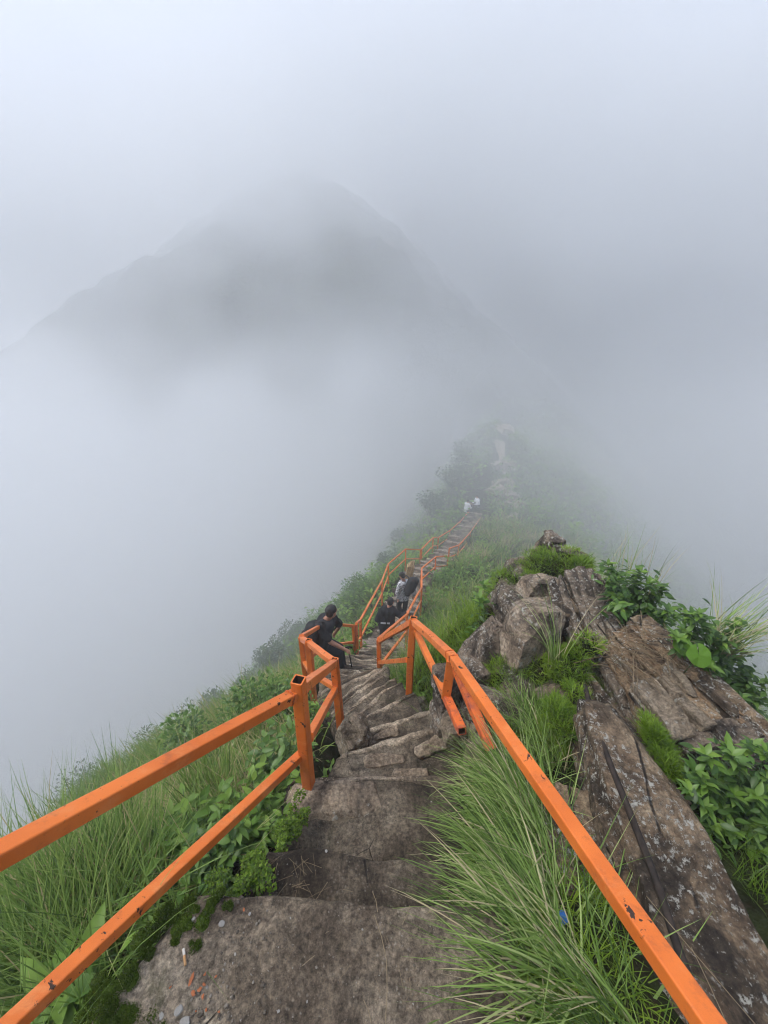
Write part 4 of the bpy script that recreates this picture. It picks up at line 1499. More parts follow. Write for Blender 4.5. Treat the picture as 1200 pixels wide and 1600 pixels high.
def whorl_shrub(label, base, tips, leaf, per=7, tiers=2, seed=0, extra=0):
    """shrub of upright stems, each ending in whorls of pointed leaves; every leaf its own piece"""
    rg = np.random.default_rng(500 + seed)
    base = np.asarray(base, float)
    o = empty('leafy_shrub', base)
    tag(o, label, 'shrub', 'leafy shrubs right of the crag')
    g = Geo()
    cnt = 0
    for tip in tips:
        tip = np.asarray(tip, float) - base
        mid = tip * .55 + rg.normal(0, .03, 3)
        pts = np.array([(0, 0, -.05), mid * .6, mid, tip])
        tube_geo(g, pts, np.array((.006, .005, .004, .002)), 5)
        ax = tip - mid
        ax /= np.linalg.norm(ax)
        a0 = rg.uniform(0, 6.28)
        for ti in range(tiers):
            c = tip - ax * (ti * leaf * .42)
            npl = per if ti == 0 else per - 1
            for k in range(npl):
                a = a0 + ti * .7 + k * 6.283 / npl + rg.normal(0, .15)
                pit = (.65 - ti * .45) + rg.normal(0, .18) - (.5 if k % 2 else 0) * .5
                X = Vector((math.cos(a) * math.cos(pit), math.sin(a) * math.cos(pit), math.sin(pit)))
                X = (X + Vector(ax) * .25 - Vector((0, 0, .1))).normalized()
                Y = Vector((0, 0, 1)).cross(X).normalized()
                Z = X.cross(Y)
                s = leaf * rg.uniform(.7, 1.15) * (1 - .15 * (ti == 0 and k % 3 == 0))
                mw = Matrix(((X.x * s, Y.x * s, Z.x * s, c[0]), (X.y * s, Y.y * s, Z.y * s, c[1]), (X.z * s, Y.z * s, Z.z * s, c[2]), (0, 0, 0, 1)))
                link('leaf', LEAF_V[rg.integers(0, len(LEAF_V))], o, mw=mw)
                cnt += 1
    link('branches', g.mesh('branches', M['stem_green']), o)
    if extra:                                    # inner foliage, too deep to pick apart
        gg = Geo()
        T = np.array([np.asarray(t_, float) - base for t_ in tips])
        idx = rg.integers(0, len(T), extra)
        pos = T[idx] * rg.uniform(.5, 1.02, (extra, 1)) + rg.normal(0, leaf * .55, (extra, 3))
        leaves(gg, pos, rg.uniform(0, 6.28, extra), rg.uniform(-.5, .7, extra), leaf * rg.uniform(.6, 1.05, extra), 'pointed', var=rg.uniform(0, .65, extra))
        tag(link('inner_leaves', gg.mesh('inner_leaves', M['leaf']), o), kind='stuff')
    return o


def tips_in(poly_rows, d, jit=8, dj=.06, seed=1):
    rg = np.random.default_rng(seed)
    return [at(u_ + rg.normal(0, jit), v_ + rg.normal(0, jit), d + rg.normal(0, dj)) for (u_, v_) in poly_rows]


rows = [(1085, 1200), (1110, 1175), (1140, 1165), (1175, 1165), (1200, 1175), (1075, 1235), (1105, 1225), (1135, 1215), (1168, 1205), (1200, 1215), (1090, 1265), (1120, 1262), (1150, 1250),
        (1182, 1250), (1110, 1295), (1140, 1300), (1170, 1290), (1200, 1290), (1135, 1330), (1165, 1335), (1195, 1335), (1150, 1180), (1225, 1250), (1225, 1310), (1180, 1370), (1210, 1380)]
whorl_shrub('bright leafy shrub with pointed leaves in the gap right of the long slab', at(1150, 1330, 2.15), tips_in(rows, 1.85, 5, .06, 1), .066, 6, 2, 1, 700)
rows = [(955, 905), (975, 895), (1000, 890), (1020, 905), (1035, 925), (965, 930), (990, 920), (1010, 935), (1030, 950), (975, 955), (1000, 960), (1020, 970), (1045, 950), (1055, 965), (955, 890), (985, 940), (1040, 975), (1010, 985)]
whorl_shrub('dense leafy shrub on the skyline behind the bedded block', at(985, 985, 3.2), tips_in(rows, 3.05, 6, .12, 2), .082, 6, 2, 2, 900)
rows = [(1060, 975), (1085, 965), (1105, 960), (1130, 975), (1060, 1000), (1075, 985), (1100, 985), (1120, 1000), (1145, 1000), (1150, 1030), (1135, 1045), (1160, 1060), (1175, 1085), (1150, 1080), (1190, 1100), (1165, 1045), (1195, 1060),
        (1130, 1070), (1180, 1120), (1200, 1125), (1120, 1040), (1215, 1090)]
whorl_shrub('leafy shrub along the right skyline around the round leaf', at(1110, 1060, 2.75), tips_in(rows, 2.55, 6, .12, 3), .068, 6, 2, 3, 900)
rows = [(760, 915), (745, 945), (770, 985), (745, 985), (760, 1010)]
whorl_shrub('little leafy weed on the left shoulder of the crag', at(755, 1000, 3.65), tips_in(rows, 3.45, 6, .05, 4), .08, 6, 2, 4, 60)


def round_leaf(label, pos, r, tilt, az):
    n = 22
    g = Geo()
    v = [(0, 0, 0)]
    for i in range(n + 1):
        a = -math.pi + .08 + (2 * math.pi - .16) * i / n
        rr = r * (1 + .07 * math.sin(3 * a) + .04 * math.sin(7 * a))
        for f in (.5, 1.0):
            v.append((rr * f * math.cos(a), rr * f * math.sin(a), .30 * abs(rr * f * math.sin(a)) - .18 * r * f * f + .07 * r * math.sin(5 * a) * f))
    v = np.array(v)
    t_ = [(0, 1 + 2 * i, 3 + 2 * i) for i in range(n)]
    q = [(1 + 2 * i, 2 + 2 * i, 4 + 2 * i, 3 + 2 * i) for i in range(n)]
    Rm = np.array(Matrix.Rotation(az, 3, 'Z') @ Matrix.Rotation(tilt, 3, 'Y'))
    o = empty('round_leaf_plant', pos)
    tag(o, label, 'plant')
    g.add(v @ Rm.T, q, t_, .7)
    link('leaf', g.mesh('leaf', M['big_leaf']), o)
    g = Geo()
    tube_geo(g, [(0, 0, 0), (.02, .03, -.08), (.03, .08, -.25)], .003, 5)
    link('stalk', g.mesh('stalk', M['stem_green']), o)


round_leaf('large round light green leaf hanging over the edge of the bedded block', at(1092, 1024, 2.32), .066, R(50), R(-100))
round_leaf('darker round leaf behind the large light green one', at(1066, 1008, 2.45), .065, R(40), R(-80))
round_leaf('pale round leaf low in the shady gap at the right edge', at(1190, 1440, 1.75), .09, R(35), R(-120))


# ---- weeds along the left edge of the steps
def weed(label, base, n, size, spread, h, kind='pointed', mat='leaf_bright', seed=0):
    rg = np.random.default_rng(700 + seed)
    base = np.asarray(base, float)
    o = empty('weed_clump', base)
    tag(o, label, 'plant', 'weeds along the steps')
    g, gs = Geo(), Geo()
    ns = max(5, n // 9)
    P, A, Pt = [], [], []
    for k in range(ns):
        a = rg.uniform(0, 6.28)
        r = spread * math.sqrt(rg.random())
        tip = np.array((r * math.cos(a), r * math.sin(a), h * rg.uniform(.4, 1.1)))
        pts = np.array([(tip[0] * .3, tip[1] * .3, -.06), tip * .55, tip])
        tube_geo(gs, pts, np.array((.003, .0025, .0015)) * (size / .05) ** .5, 4)
        for j in range(n // ns):
            f = rg.uniform(.35, 1.0)
            P.append(tip * f + rg.normal(0, .006, 3))
            A.append(j * 2.4 + a)
            Pt.append(rg.uniform(-.15, .7))
    P = np.array(P)
    leaves(g, P, np.array(A), np.array(Pt), size * rg.uniform(.5, 1.2, len(P)), kind, var=np.clip(rg.normal(.55, .22, len(P)), 0, 1))
    link('stems', gs.mesh('stems', M['stem_green']), o)
    tag(link('leaves', g.mesh('leaves', M[mat]), o), kind='stuff')


WD = [  # u, v, depth, n, leaf, spread, height
    (505, 1210, 2.55, 260, .055, .20, .22, 'leaf_bright', 'bright weeds between the first post and the third step'),
    (520, 1170, 2.95, 220, .055, .20, .20, 'leaf_bright', 'bright weeds beside the tan boulder at the step edge'),
    (430, 1250, 2.30, 260, .075, .20, .28, 'leaf_bright', 'broad bright weeds just left of the first post foot'),
    (395, 1310, 2.05, 240, .070, .20, .22, 'leaf_bright', 'weeds under the lower rail beside the third step'),
    (345, 1370, 1.85, 220, .065, .20, .18, 'leaf', 'dark leafy weeds under the lower rail beside the second step'),
    (300, 1330, 2.05, 240, .10, .24, .30, 'leaf_bright', 'long-leafed weeds between the two near rails'),
    (440, 1190, 2.60, 260, .08, .22, .40, 'leaf', 'tall drooping leafy weed right behind the first post'),
    (480, 1120, 3.55, 200, .06, .22, .25, 'leaf_bright', 'weeds at the foot of the landing railing'),
    (640, 1075, 4.35, 240, .07, .22, .22, 'leaf_bright', 'leafy weeds behind the tall right post'),
    (615, 1060, 4.6, 160, .06, .16, .16, 'leaf_bright', 'small weeds at the foot of the middle railing post'),
    (560, 1022, 9.0, 260, .11, .45, .35, 'leaf_bright', 'weeds at the foot of the lower left railing'),
    (535, 1010, 8.6, 300, .14, .55, .6, 'leaf_bright', 'lush leafy weeds behind the leaning man'),
    (25, 1500, 1.25, 26, .17, .10, .14, 'leaf_bright', 'broad-leafed plant at the lower left frame edge'),
    (110, 1590, 1.35, 30, .13, .10, .12, 'leaf_bright', 'broad leaves below the near lower rail'),
    (690, 905, 16.5, 320, .16, .8, .6, 'leaf', 'leafy bush-like weeds right of the lower flight bend'),
]
for k, (u_, v_, d, n_, lf, spd, hh, mt, lb) in enumerate(WD):
    p = at(u_, v_, d)
    p[2] = max(gz(p[0], p[1]) - .02, min(p[2], gz(p[0], p[1]) + .12))
    weed(lb, p, n_, lf, spd, hh, 'pointed', mt, k)


# ---- tall grass clumps on the near left slope
def left_tussock(label, u_, v_, d, n, L, wd, az0, azs, lean, bend, sp_=.09):
    p = at(u_, v_, d)
    p[2] = min(p[2], gz(p[0], p[1]) + .1)
    tussock(label, p, n, L, wd, az0, azs, lean, bend, sp_, 6, 'grass', .1, .04)


left_tussock('soft arching grass at the lower left edge of the frame', 90, 1490, 1.55, 700, .75, .0055, W * .75, .6, (.25, .8), (.4, 1.2), .16)
left_tussock('soft arching grass between the near rails at far left', 190, 1420, 1.75, 600, .70, .0055, W * .75, .6, (.2, .8), (.4, 1.2), .15)
left_tussock('tall upright grass clump between the two near rails', 330, 1270, 2.5, 320, .65, .0055, W * .6, .9, (.0, .4), (.1, .7), .13)
left_tussock('upright grass clump above the top near rail', 390, 1140, 3.6, 240, .60, .007, W * .6, .9, (.0, .4), (.1, .8), .15)
left_tussock('grass fringe at the foot of the second post', 540, 1125, 3.55, 220, .20, .005, W * .9, 1.5, (.1, .6), (.3, 1.0), .08)

# ------------------------------------------------------------------ moss on the top slab
g = Geo()


def moss_at(u_, v_, rpx, hz=.025, zoff=0.0):
    d = 1.93
    # depth where the ray meets the slab height
    dirv = at(u_, v_, 1.0)
    dd = (-1.93 + zoff) / dirv[2]
    p = dirv * dd
    r = rpx / FPX * dd
    v, q = _cs[10]
    s_ = v / np.linalg.norm(v, axis=1)[:, None]
    n_ = len(s_)
    wob = 1 + .35 * fnoise(s_[:, 0] * 2.5 + u_, s_[:, 1] * 2.5 + v_, 3, 5)
    P = p + s_ * np.array((r, r, hz)) * wob[:, None]
    g.add(P, q, None, np.clip(.4 + fnoise(P[:, 0] * 30, P[:, 1] * 30, 2, 4), 0, 1))
    n2 = int(420 * (r / .05))
    th = rng.uniform(0, 6.28, n2)
    rr = np.sqrt(rng.random(n2)) * r * 1.12
    roots = p + np.stack([rr * np.cos(th), rr * np.sin(th), hz * np.sqrt(np.clip(1 - (rr / r / 1.15) ** 2, 0, 1))], -1)
    blades(g, roots, rng.uniform(0, 6.28, n2), rng.uniform(0, .9, n2), rng.uniform(0, .6, n2), rng.uniform(.005, .014, n2), np.full(n2, .0035), 1, np.clip(rng.normal(.55, .25, n2), 0, 1))


MO = [(238, 1465, 24), (262, 1432, 20), (283, 1450, 20), (322, 1416, 16), (298, 1412, 13), (235, 1490, 14), (205, 1555, 26), (180, 1575, 28), (165, 1540, 18), (225, 1595, 22), (190, 1605, 26), (150, 1598, 24),
      (275, 1470, 10), (305, 1480, 9), (345, 1400, 14), (355, 1420, 9), (150, 1565, 14)]
for (u_, v_, r_) in MO:
    for _ in range(5):
        moss_at(u_ + rng.normal(0, r_ * .55), v_ + rng.normal(0, r_ * .5), r_ * rng.uniform(.25, .62), rng.uniform(.006, .016))
# feathery moss and tiny leaves spilling over the step ends
gm = Geo()
for (u_, v_, z_, n_, sp_) in ((365, 1397, -2.0, 420, .07), (388, 1372, -2.04, 420, .07), (402, 1342, -2.1, 300, .06), (345, 1388, -2.02, 260, .06), (455, 1292, -2.25, 340, .06), (468, 1268, -2.34, 260, .045), (436, 1312, -2.2, 260, .06)):
    p = at(u_, v_, 1.0)
    p = p * (z_ / p[2])
    for _ in range(5):
        c_ = p + V3(rng.normal(0, sp_ * .6), rng.normal(0, sp_ * .6), rng.normal(0, .012))
        m_ = n_ // 3
        th = rng.uniform(0, 6.28, m_)
        r0 = sp_ * rng.uniform(.35, .7)
        rr = r0 * np.sqrt(rng.random(m_))
        pos = c_ + np.stack([rr * np.cos(th), rr * np.sin(th), .03 * (1 - (rr / r0) ** 2) + rng.uniform(-.012, .012, m_)], -1)
        leaves(gm, pos, rng.uniform(0, 6.28, m_), rng.uniform(-.3, .9, m_), rng.uniform(.008, .022, m_), 'tiny', var=np.clip(rng.normal(.25 + .25 * rng.random(), .2, m_), 0, 1))
tag(link('feather_moss', gm.mesh('feather_moss', M['short_grass'])), 'feathery bright moss spilling over the left ends of the second and third steps', 'moss', kind='stuff')
tag(link('moss', g.mesh('moss', M['moss'])), 'cushions of dark green moss along the left edge of the top slabs', 'moss', kind='stuff')


# ------------------------------------------------------------------ small things on the slabs
def on_slab(u_, v_, z=-1.925):
    dv = at(u_, v_, 1.0)
    return dv * (z / dv[2])


peb = [rock_mesh('pebble', (1, .75, .45), M['pebble'], seed=90 + k, n=4, round_=.8, amp=.1) for k in range(3)]
for k, (u_, v_, r_) in enumerate(((347, 1443, 10), (390, 1428, 5), (238, 1538, 8), (278, 1580, 12), (252, 1588, 10), (289, 1597, 13), (272, 1532, 5), (244, 1460, 5), (302, 1436, 6), (510, 1330, 6), (435, 1580, 4), (480, 1565, 3), (566, 1452, 3))):
    z_ = -1.925 if v_ > 1400 else -2.09
    p = on_slab(u_, v_, z_) - SO
    s = r_ / FPX * 2.2 * .62
    link('pebble', peb[k % 3], slab_top, mw=Matrix.Translation(Vector(p)) @ Matrix.Rotation(k * 1.3, 4, 'Z') @ Matrix.Diagonal((s, s, s * .7, 1)))


# loose grit and exposed aggregate on the top steps
gv, gq = cube_sphere(2)
gv = gv / np.linalg.norm(gv, axis=1)[:, None]
g = Geo()


def grit(n, u0, u1, v0, v1, z_, r0, r1, keep=None):
    for _ in range(n):
        u_, v_ = rng.uniform(u0, u1), rng.uniform(v0, v1)
        if keep is not None and not keep(u_, v_):
            continue
        p_ = on_slab(u_, v_, z_)
        r_ = r0 + (r1 - r0) * rng.random() ** 3
        a_ = rng.uniform(0, 6.28)
        sc = np.array((r_ * rng.uniform(.8, 1.4), r_ * rng.uniform(.7, 1.1), r_ * rng.uniform(.35, .7)))
        vv = gv * sc * (1 + .25 * rng.normal(0, 1, (len(gv), 1)) * .6)
        ca, sa = math.cos(a_), math.sin(a_)
        vv = np.stack([vv[:, 0] * ca - vv[:, 1] * sa, vv[:, 0] * sa + vv[:, 1] * ca, vv[:, 2]], -1)
        g.add(vv + p_, gq, None, rng.random())


grit(900, 150, 420, 1400, 1600, -1.929, .002, .0075, lambda a_, b_: a_ > 330 - (b_ - 1400) * .95 and rng.random() < 1.1 - (a_ - 150) / 300)
grit(260, 330, 720, 1425, 1600, -1.926, .0012, .004)
grit(160, 420, 640, 1345, 1412, -2.087, .0012, .005)
grit(160, 480, 700, 1245, 1335, -2.457, .0015, .006)
grit(90, 540, 700, 1180, 1225, -2.787, .0015, .007)
t = NT('grit_stone')
a = t.n('Attribute', attribute_name='var').outputs['Fac']
M['grit'] = t.done(t.bsdf(t.ramp(a, [(0, (.05, .04, .03)), (.5, (.13, .11, .085)), (.85, (.21, .185, .15)), (1, (.36, .34, .30))]), .85))
tag(link('gravel', g.mesh('gravel', M['grit'])), 'loose grit and small stones set in the top steps', 'gravel', kind='stuff')


def spot_mesh(seed):
    rg = np.random.default_rng(seed)
    n = 14
    v = [(0, 0, .004)] + [((1 + rg.normal(0, .18)) * math.cos(6.283 * i / n), (1 + rg.normal(0, .18)) * math.sin(6.283 * i / n), 0) for i in range(n)]
    return mesh_np('paint_spot', np.array(v), None, [(0, 1 + i, 1 + (i + 1) % n) for i in range(n)], M['orange_spot'])


spots = [spot_mesh(k) for k in range(4)]
for k, (u_, v_, r_) in enumerate(((299, 1529, 6), (302, 1552, 6), (312, 1546, 5), (317, 1557, 4), (319, 1538, 4), (337, 1526, 3), (322, 1578, 3), (342, 1581, 2.5), (266, 1543, 3), (381, 1421, 4), (306, 1580, 2), (320, 1522, 3))):
    p = on_slab(u_, v_, -1.916) - SO
    s = r_ / FPX * 2.1 * .38
    link('paint_spot', spots[k % 4], slab_top, mw=Matrix.Translation(Vector(p)) @ Matrix.Rotation(k * 1.1, 4, 'Z') @ Matrix.Diagonal((s * .8, s * (1.9 if k == 0 else 1.1), 1, 1)))

p = on_slab(288, 1494, -1.912)
o = empty('cigarette_butt', p)
tag(o, 'cigarette butt lying on the mossy left part of the top slab', 'cigarette butt')
dv = V3(.5, -.8, 0)
g = Geo()
tube_geo(g, [dv * -.022, dv * -.002], .0042, 8)
link('paper', g.mesh('paper', M['cig_paper']), o)
g = Geo()
tube_geo(g, [dv * -.002, dv * .026], .0042, 8)
link('filter', g.mesh('filter', M['cig_filter']), o)

p = at(879, 1432, 1.52)
g = Geo()
X, Y = np.meshgrid(np.linspace(-.014, .014, 7), np.linspace(-.02, .02, 8), indexing='ij')
Zz = .012 * np.sin(X * 170) + .01 * np.cos(Y * 130 + X * 60)
i, j = np.meshgrid(np.arange(6), np.arange(7), indexing='ij')
q = np.stack([i * 8 + j, (i + 1) * 8 + j, (i + 1) * 8 + j + 1, i * 8 + j + 1], -1).reshape(-1, 4)
g.add(np.stack([X, Y, Zz], -1).reshape(-1, 3), q)
tag(link('wrapper', g.mesh('wrapper', M['blue']), None, p), 'crumpled scrap of blue wrapper caught in the grass by the right rail', 'litter')

# dry straws fallen on the second and third steps
g = Geo()
for k in range(64):
    c0 = np.array((rng.uniform(405, 500), rng.uniform(1325, 1400))) if k < 34 else np.array((rng.uniform(350, 690), rng.uniform(1240, 1600)))
    z_ = -1.918 if c0[1] > 1425 else (-2.075 if c0[1] > 1345 else -2.44)
    p = on_slab(c0[0], c0[1], z_)
    a = rng.uniform(0, math.pi)
    L = rng.uniform(.02, .12) if k < 34 else rng.uniform(.01, .05)
    dv = V3(math.cos(a), math.sin(a), rng.uniform(-.02, .10)) * L
    tube_geo(g, [p - dv / 2, p + V3(0, 0, .003), p + dv / 2], rng.uniform(.0006, .0012) if k < 34 else .0008, 4, rng.random(), False)
for (u0, v0, u1, v1) in ((585, 1430, 604, 1500), (604, 1500, 602, 1600), (582, 1393, 590, 1425), (640, 1415, 628, 1445), (568, 1562, 580, 1598)):
    a, b = on_slab(u0, v0, -1.91), on_slab(u1, v1, -1.91)
    tube_geo(g, [a, (a + b) / 2 + V3(.004, 0, .004), b], .0012, 4, .8, False)
tag(link('dry_straw', g.mesh('dry_straw', M['straw'])), 'dry straws and bits scattered on the top steps', 'straw', kind='stuff')
# dry stalks across the slab at bottom right and a root mat on the bedded block
g = Geo()
for (a, b, c) in ((at(1010, 1400, 1.45), at(1085, 1490, 1.30), at(1180, 1600, 1.2)), (at(1080, 1480, 1.3), at(1110, 1540, 1.25), at(1140, 1610, 1.2)), (at(1120, 1450, 1.45), at(1135, 1500, 1.4), at(1150, 1560, 1.3)), (at(1010, 1340, 1.65), at(1100, 1370, 1.7), at(1200, 1440, 1.6))):
    ts = np.linspace(0, 1, 9)[:, None]
    tube_geo(g, (1 - ts) ** 2 * a + 2 * ts * (1 - ts) * b + ts ** 2 * c, .0012, 4, .9, False)
for k in range(130):
    a = at(rng.uniform(945, 1050), rng.uniform(985, 1050), 2.62) + V3(0, 0, rng.uniform(.0, .05))
    a = at(rng.uniform(950, 1060), rng.uniform(990, 1060), rng.uniform(2.42, 2.56))
    dv = rng.normal(0, .05, 3) * V3(1, 1, .4)
    tube_geo(g, [a, a + dv + V3(0, 0, .015), a + dv * 2.2], .0022, 4, rng.random() * .7, False)
tag(link('dry_stalks', g.mesh('dry_stalks', M['straw'])), 'dry stalks and matted roots lying over the crag', 'stalks', kind='stuff')

# pale splintered stump by the lower flight
p = at(640, 894, 14.2)
o = rock('tree_stump', None, p, (.26, .12, .95), (4, 5, 10), 'wood_pale', seed=77, n=18, round_=.08, amp=.30, freq=3.4, cuts=16)
tag(o, 'pale splintered stump standing on the left of the lower flight', 'stump')


# ------------------------------------------------------------------ people
def capsule(g, p0, p1, r0, r1, n=14):
    p0, p1 = np.asarray(p0, float), np.asarray(p1, float)
    d = p1 - p0
    L = np.linalg.norm(d)
    if L < 1e-6:
        d, L = np.array((0, 0, 1.0)), 1e-6
    d = d / L
    ref = np.array((1.0, 0, 0)) if abs(d[0]) < .8 else np.array((0, 1.0, 0))
    s = np.cross(d, ref)
    s /= np.linalg.norm(s)
    u = np.cross(d, s)
    rows = []
    for a in np.linspace(-90, 0, 6)[1:]:
        rows.append((p0 + d * r0 * math.sin(R(a)), r0 * math.cos(R(a))))
    for a in np.linspace(0, 90, 6)[:-1]:
        rows.append((p1 + d * r1 * math.sin(R(a)), r1 * math.cos(R(a))))
    an = np.linspace(0, 2 * np.pi, n, endpoint=False)
    v = np.concatenate([c + r * (np.cos(an)[:, None] * s + np.sin(an)[:, None] * u) for c, r in rows])
    m = len(rows)
    i, j = np.meshgrid(np.arange(m - 1), np.arange(n), indexing='ij')
    q = np.stack([i * n + j, i * n + (j + 1) % n, (i + 1) * n + (j + 1) % n, (i + 1) * n + j], -1).reshape(-1, 4)
    k0 = len(v)
    v = np.vstack([v, p0 - d * r0, p1 + d * r1])
    t_ = [(k0, (k + 1) % n, k) for k in range(n)] + [(k0 + 1, (m - 1) * n + k, (m - 1) * n + (k + 1) % n) for k in range(n)]
    g.add(v, q, t_)


def ellipsoid(g, c, r, rot=None):
    v, q = _cs[10]
    s_ = v / np.linalg.norm(v, axis=1)[:, None] * np.asarray(r)
    if rot is not None:
        s_ = s_ @ np.array(rot).T
    g.add(np.asarray(c) + s_, q)


def remesh(g, name, mat, voxel, origin, smooth=4, parent=None):
    me = g.mesh(name, M[mat], origin)
    tmp = bpy.data.objects.new('tmp', me)
    col.objects.link(tmp)
    m = tmp.modifiers.new('r', 'REMESH')
    m.mode = 'VOXEL'
    m.voxel_size = voxel
    m.use_smooth_shade = True
    s = tmp.modifiers.new('s', 'SMOOTH')
    s.factor = .5
    s.iterations = smooth
    dg = bpy.context.evaluated_depsgraph_get()
    dg.update()
    out = bpy.data.meshes.new_from_object(tmp.evaluated_get(dg))
    bpy.data.objects.remove(tmp)
    bpy.data.meshes.remove(me)
    out.name = name
    if not out.materials:
        out.materials.append(M[mat])
    return link(name, out, parent)


def frame(fwd, up=(0, 0, 1)):
    f = np.asarray(fwd, float)
    f = f / np.linalg.norm(f)
    r = np.cross(f, up)
    r /= np.linalg.norm(r)
    u = np.cross(r, f)
    return f, r, u


def person(label, J, fwd, look, shirt, trousers, shoes, hair, sleeve='long', voxel=.010, group=None, shirt_r=1.0, small=False):
    """J: joints in world space: hip, chest(shoulder line centre), head, shL shR elL elR haL haR hpL hpR knL knR anL anR"""
    J = {k: np.asarray(v, float) for k, v in J.items()}
    org = (J['anL'] + J['anR']) / 2
    org[2] = min(J['anL'][2], J['anR'][2]) - .08
    o = empty('person', org)
    tag(o, label, 'person', group)
    bf, br, bu = frame(fwd)
    hf, hr, hu = frame(look)
    g = Geo()
    # torso and legs
    mid = (J['hip'] + J['chest']) / 2
    for a, b, r0, r1 in ((J['hip'], mid, .115, .105), (mid, J['chest'], .105, .115)):
        for s in (-1, 1):
            capsule(g, a + br * .055 * s, b + br * .06 * s, r0, r1)
    neck = J['chest'] + bu * .05
    capsule(g, neck, J['head'] - hu * .05, .058, .052)
    for s in 'LR':
        capsule(g, J['chest'], J['sh' + s], .07, .062)
        capsule(g, J['sh' + s], J['el' + s], .055, .042)
        capsule(g, J['el' + s], J['ha' + s], .042, .029)
        capsule(g, J['hp' + s], J['kn' + s], .085, .058)
        capsule(g, J['kn' + s], J['an' + s], .056, .038)
        capsule(g, J['an' + s] - V3(0, 0, .03), J['an' + s] - V3(0, 0, .05) + bf * .13, .036, .03)
        # hand: palm, four fingers, thumb
        hd = J['ha' + s] - J['el' + s]
        hd /= np.linalg.norm(hd)
        hx = np.cross(hd, bu)
        hx /= np.linalg.norm(hx) + 1e-6
        dn = np.cross(hx, hd)
        pm = J['ha' + s] + hd * .05
        capsule(g, J['ha' + s], pm + hd * .02, .028, .033)
        for k in range(4):
            b0 = pm + hd * .035 + hx * (.028 - .0187 * k)
            l_ = (.030, .036, .034, .026)[k]
            b1 = b0 + hd * l_ - dn * .012
            capsule(g, b0, b1, .0095, .009, 8)
            capsule(g, b1, b1 + hd * l_ * .35 - dn * l_ * .8, .009, .0075, 8)
        t0 = pm + hx * .03 - hd * .01
        capsule(g, t0, t0 + hx * .022 + hd * .028 - dn * .01, .011, .009, 8)
    # head with a face
    H = J['head']
    rot = np.stack([hr, hf, hu], -1)
    ellipsoid(g, H + hu * .02, (.074, .092, .098), rot)
    ellipsoid(g, H - hu * .05 + hf * .02, (.056, .066, .062), rot)
    capsule(g, H + hf * .088 + hu * .012, H + hf * .108 - hu * .022, .010, .015, 8)
    capsule(g, H + hf * .078 - hu * .058 - hr * .018, H + hf * .078 - hu * .058 + hr * .018, .009, .009, 8)
    for s in (-1, 1):
        ellipsoid(g, H + hr * .076 * s - hu * .002, (.012, .024, .032), rot)
        ellipsoid(g, H + hr * .030 * s + hf * .082 + hu * .018, (.016, .010, .010), rot)
    remesh(g, 'body', 'skin', voxel * .8 if not small else voxel, org, 3, o)
    # clothes
    g = Geo()
    for a, b, r0, r1 in ((J['hip'] - bu * .03, mid, .138, .128), (mid, J['chest'] - bu * .01, .128, .135)):
        for s in (-1, 1):
            capsule(g, a + br * .06 * s, b + br * .065 * s, r0 * shirt_r, r1 * shirt_r)
    for s in 'LR':
        capsule(g, J['chest'] - bu * .01, J['sh' + s], .088 * shirt_r, .085 * shirt_r)
        if sleeve == 'long':
            capsule(g, J['sh' + s], J['el' + s], .082 * shirt_r, .070 * shirt_r)
            capsule(g, J['el' + s], J['el' + s] * .06 + J['ha' + s] * .94, .069 * shirt_r, .045)
        else:
            capsule(g, J['sh' + s], J['sh' + s] * .25 + J['el' + s] * .75, .082, .074)
    remesh(g, 'shirt' if sleeve != 'long' else 'jacket', shirt, voxel, org, 3, o)
    g = Geo()
    for s in 'LR':
        capsule(g, J['hip'] - bu * .02, J['hp' + s], .125, .118)
        capsule(g, J['hp' + s], J['kn' + s], .108, .083)
        capsule(g, J['kn' + s], J['an' + s] + (J['kn' + s] - J['an' + s]) * .08, .082, .070)
    remesh(g, 'trousers', trousers, voxel, org, 3, o)
    for s in 'LR':
        g = Geo()
        an = J['an' + s]
        capsule(g, an - V3(0, 0, .035) - bf * .03, an - V3(0, 0, .045) + bf * .15, .047, .042)
        capsule(g, an - V3(0, 0, .01), an - V3(0, 0, .03), .05, .046)
        remesh(g, 'shoe', shoes, voxel, org, 2, o)
    g = Geo()
    ellipsoid(g, H + hu * .045 - hf * .016, (.084, .098, .086), rot)
    ellipsoid(g, H + hu * .0 - hf * .045, (.076, .062, .075), rot)
    if hair == 'long':
        ellipsoid(g, H - hu * .07 - hf * .06, (.07, .05, .10), rot)
    g2 = remesh(g, 'hair', 'hair', voxel, org, 2, o)
    return o, org


# 1: the man leaning on the landing railing
J1 = dict(hip=at(500, 1004, 6.78), chest=at(509, 973, 6.50), head=at(518, 956, 6.30),
          shR=at(500, 978, 6.34), elR=at(516, 1003, 6.40), haR=at(539, 1015, 6.50),
          shL=at(520, 968, 6.64), elL=at(532, 976, 6.90), haL=at(524, 988, 7.05),
          hpR=at(502, 1010, 6.74), hpL=at(508, 1003, 6.92), knR=at(528, 1019, 6.82), knL=at(530, 1012, 7.05), anR=at(533, 1046, 7.14), anL=at(536, 1042, 7.30))
o1, org1 = person('man in black short-sleeved shirt leaning back on the landing railing', J1, (1, .35, 0), (.75, .8, -.12), 'dark_cloth', 'denim', 'white_rubber', 'short', 'short')
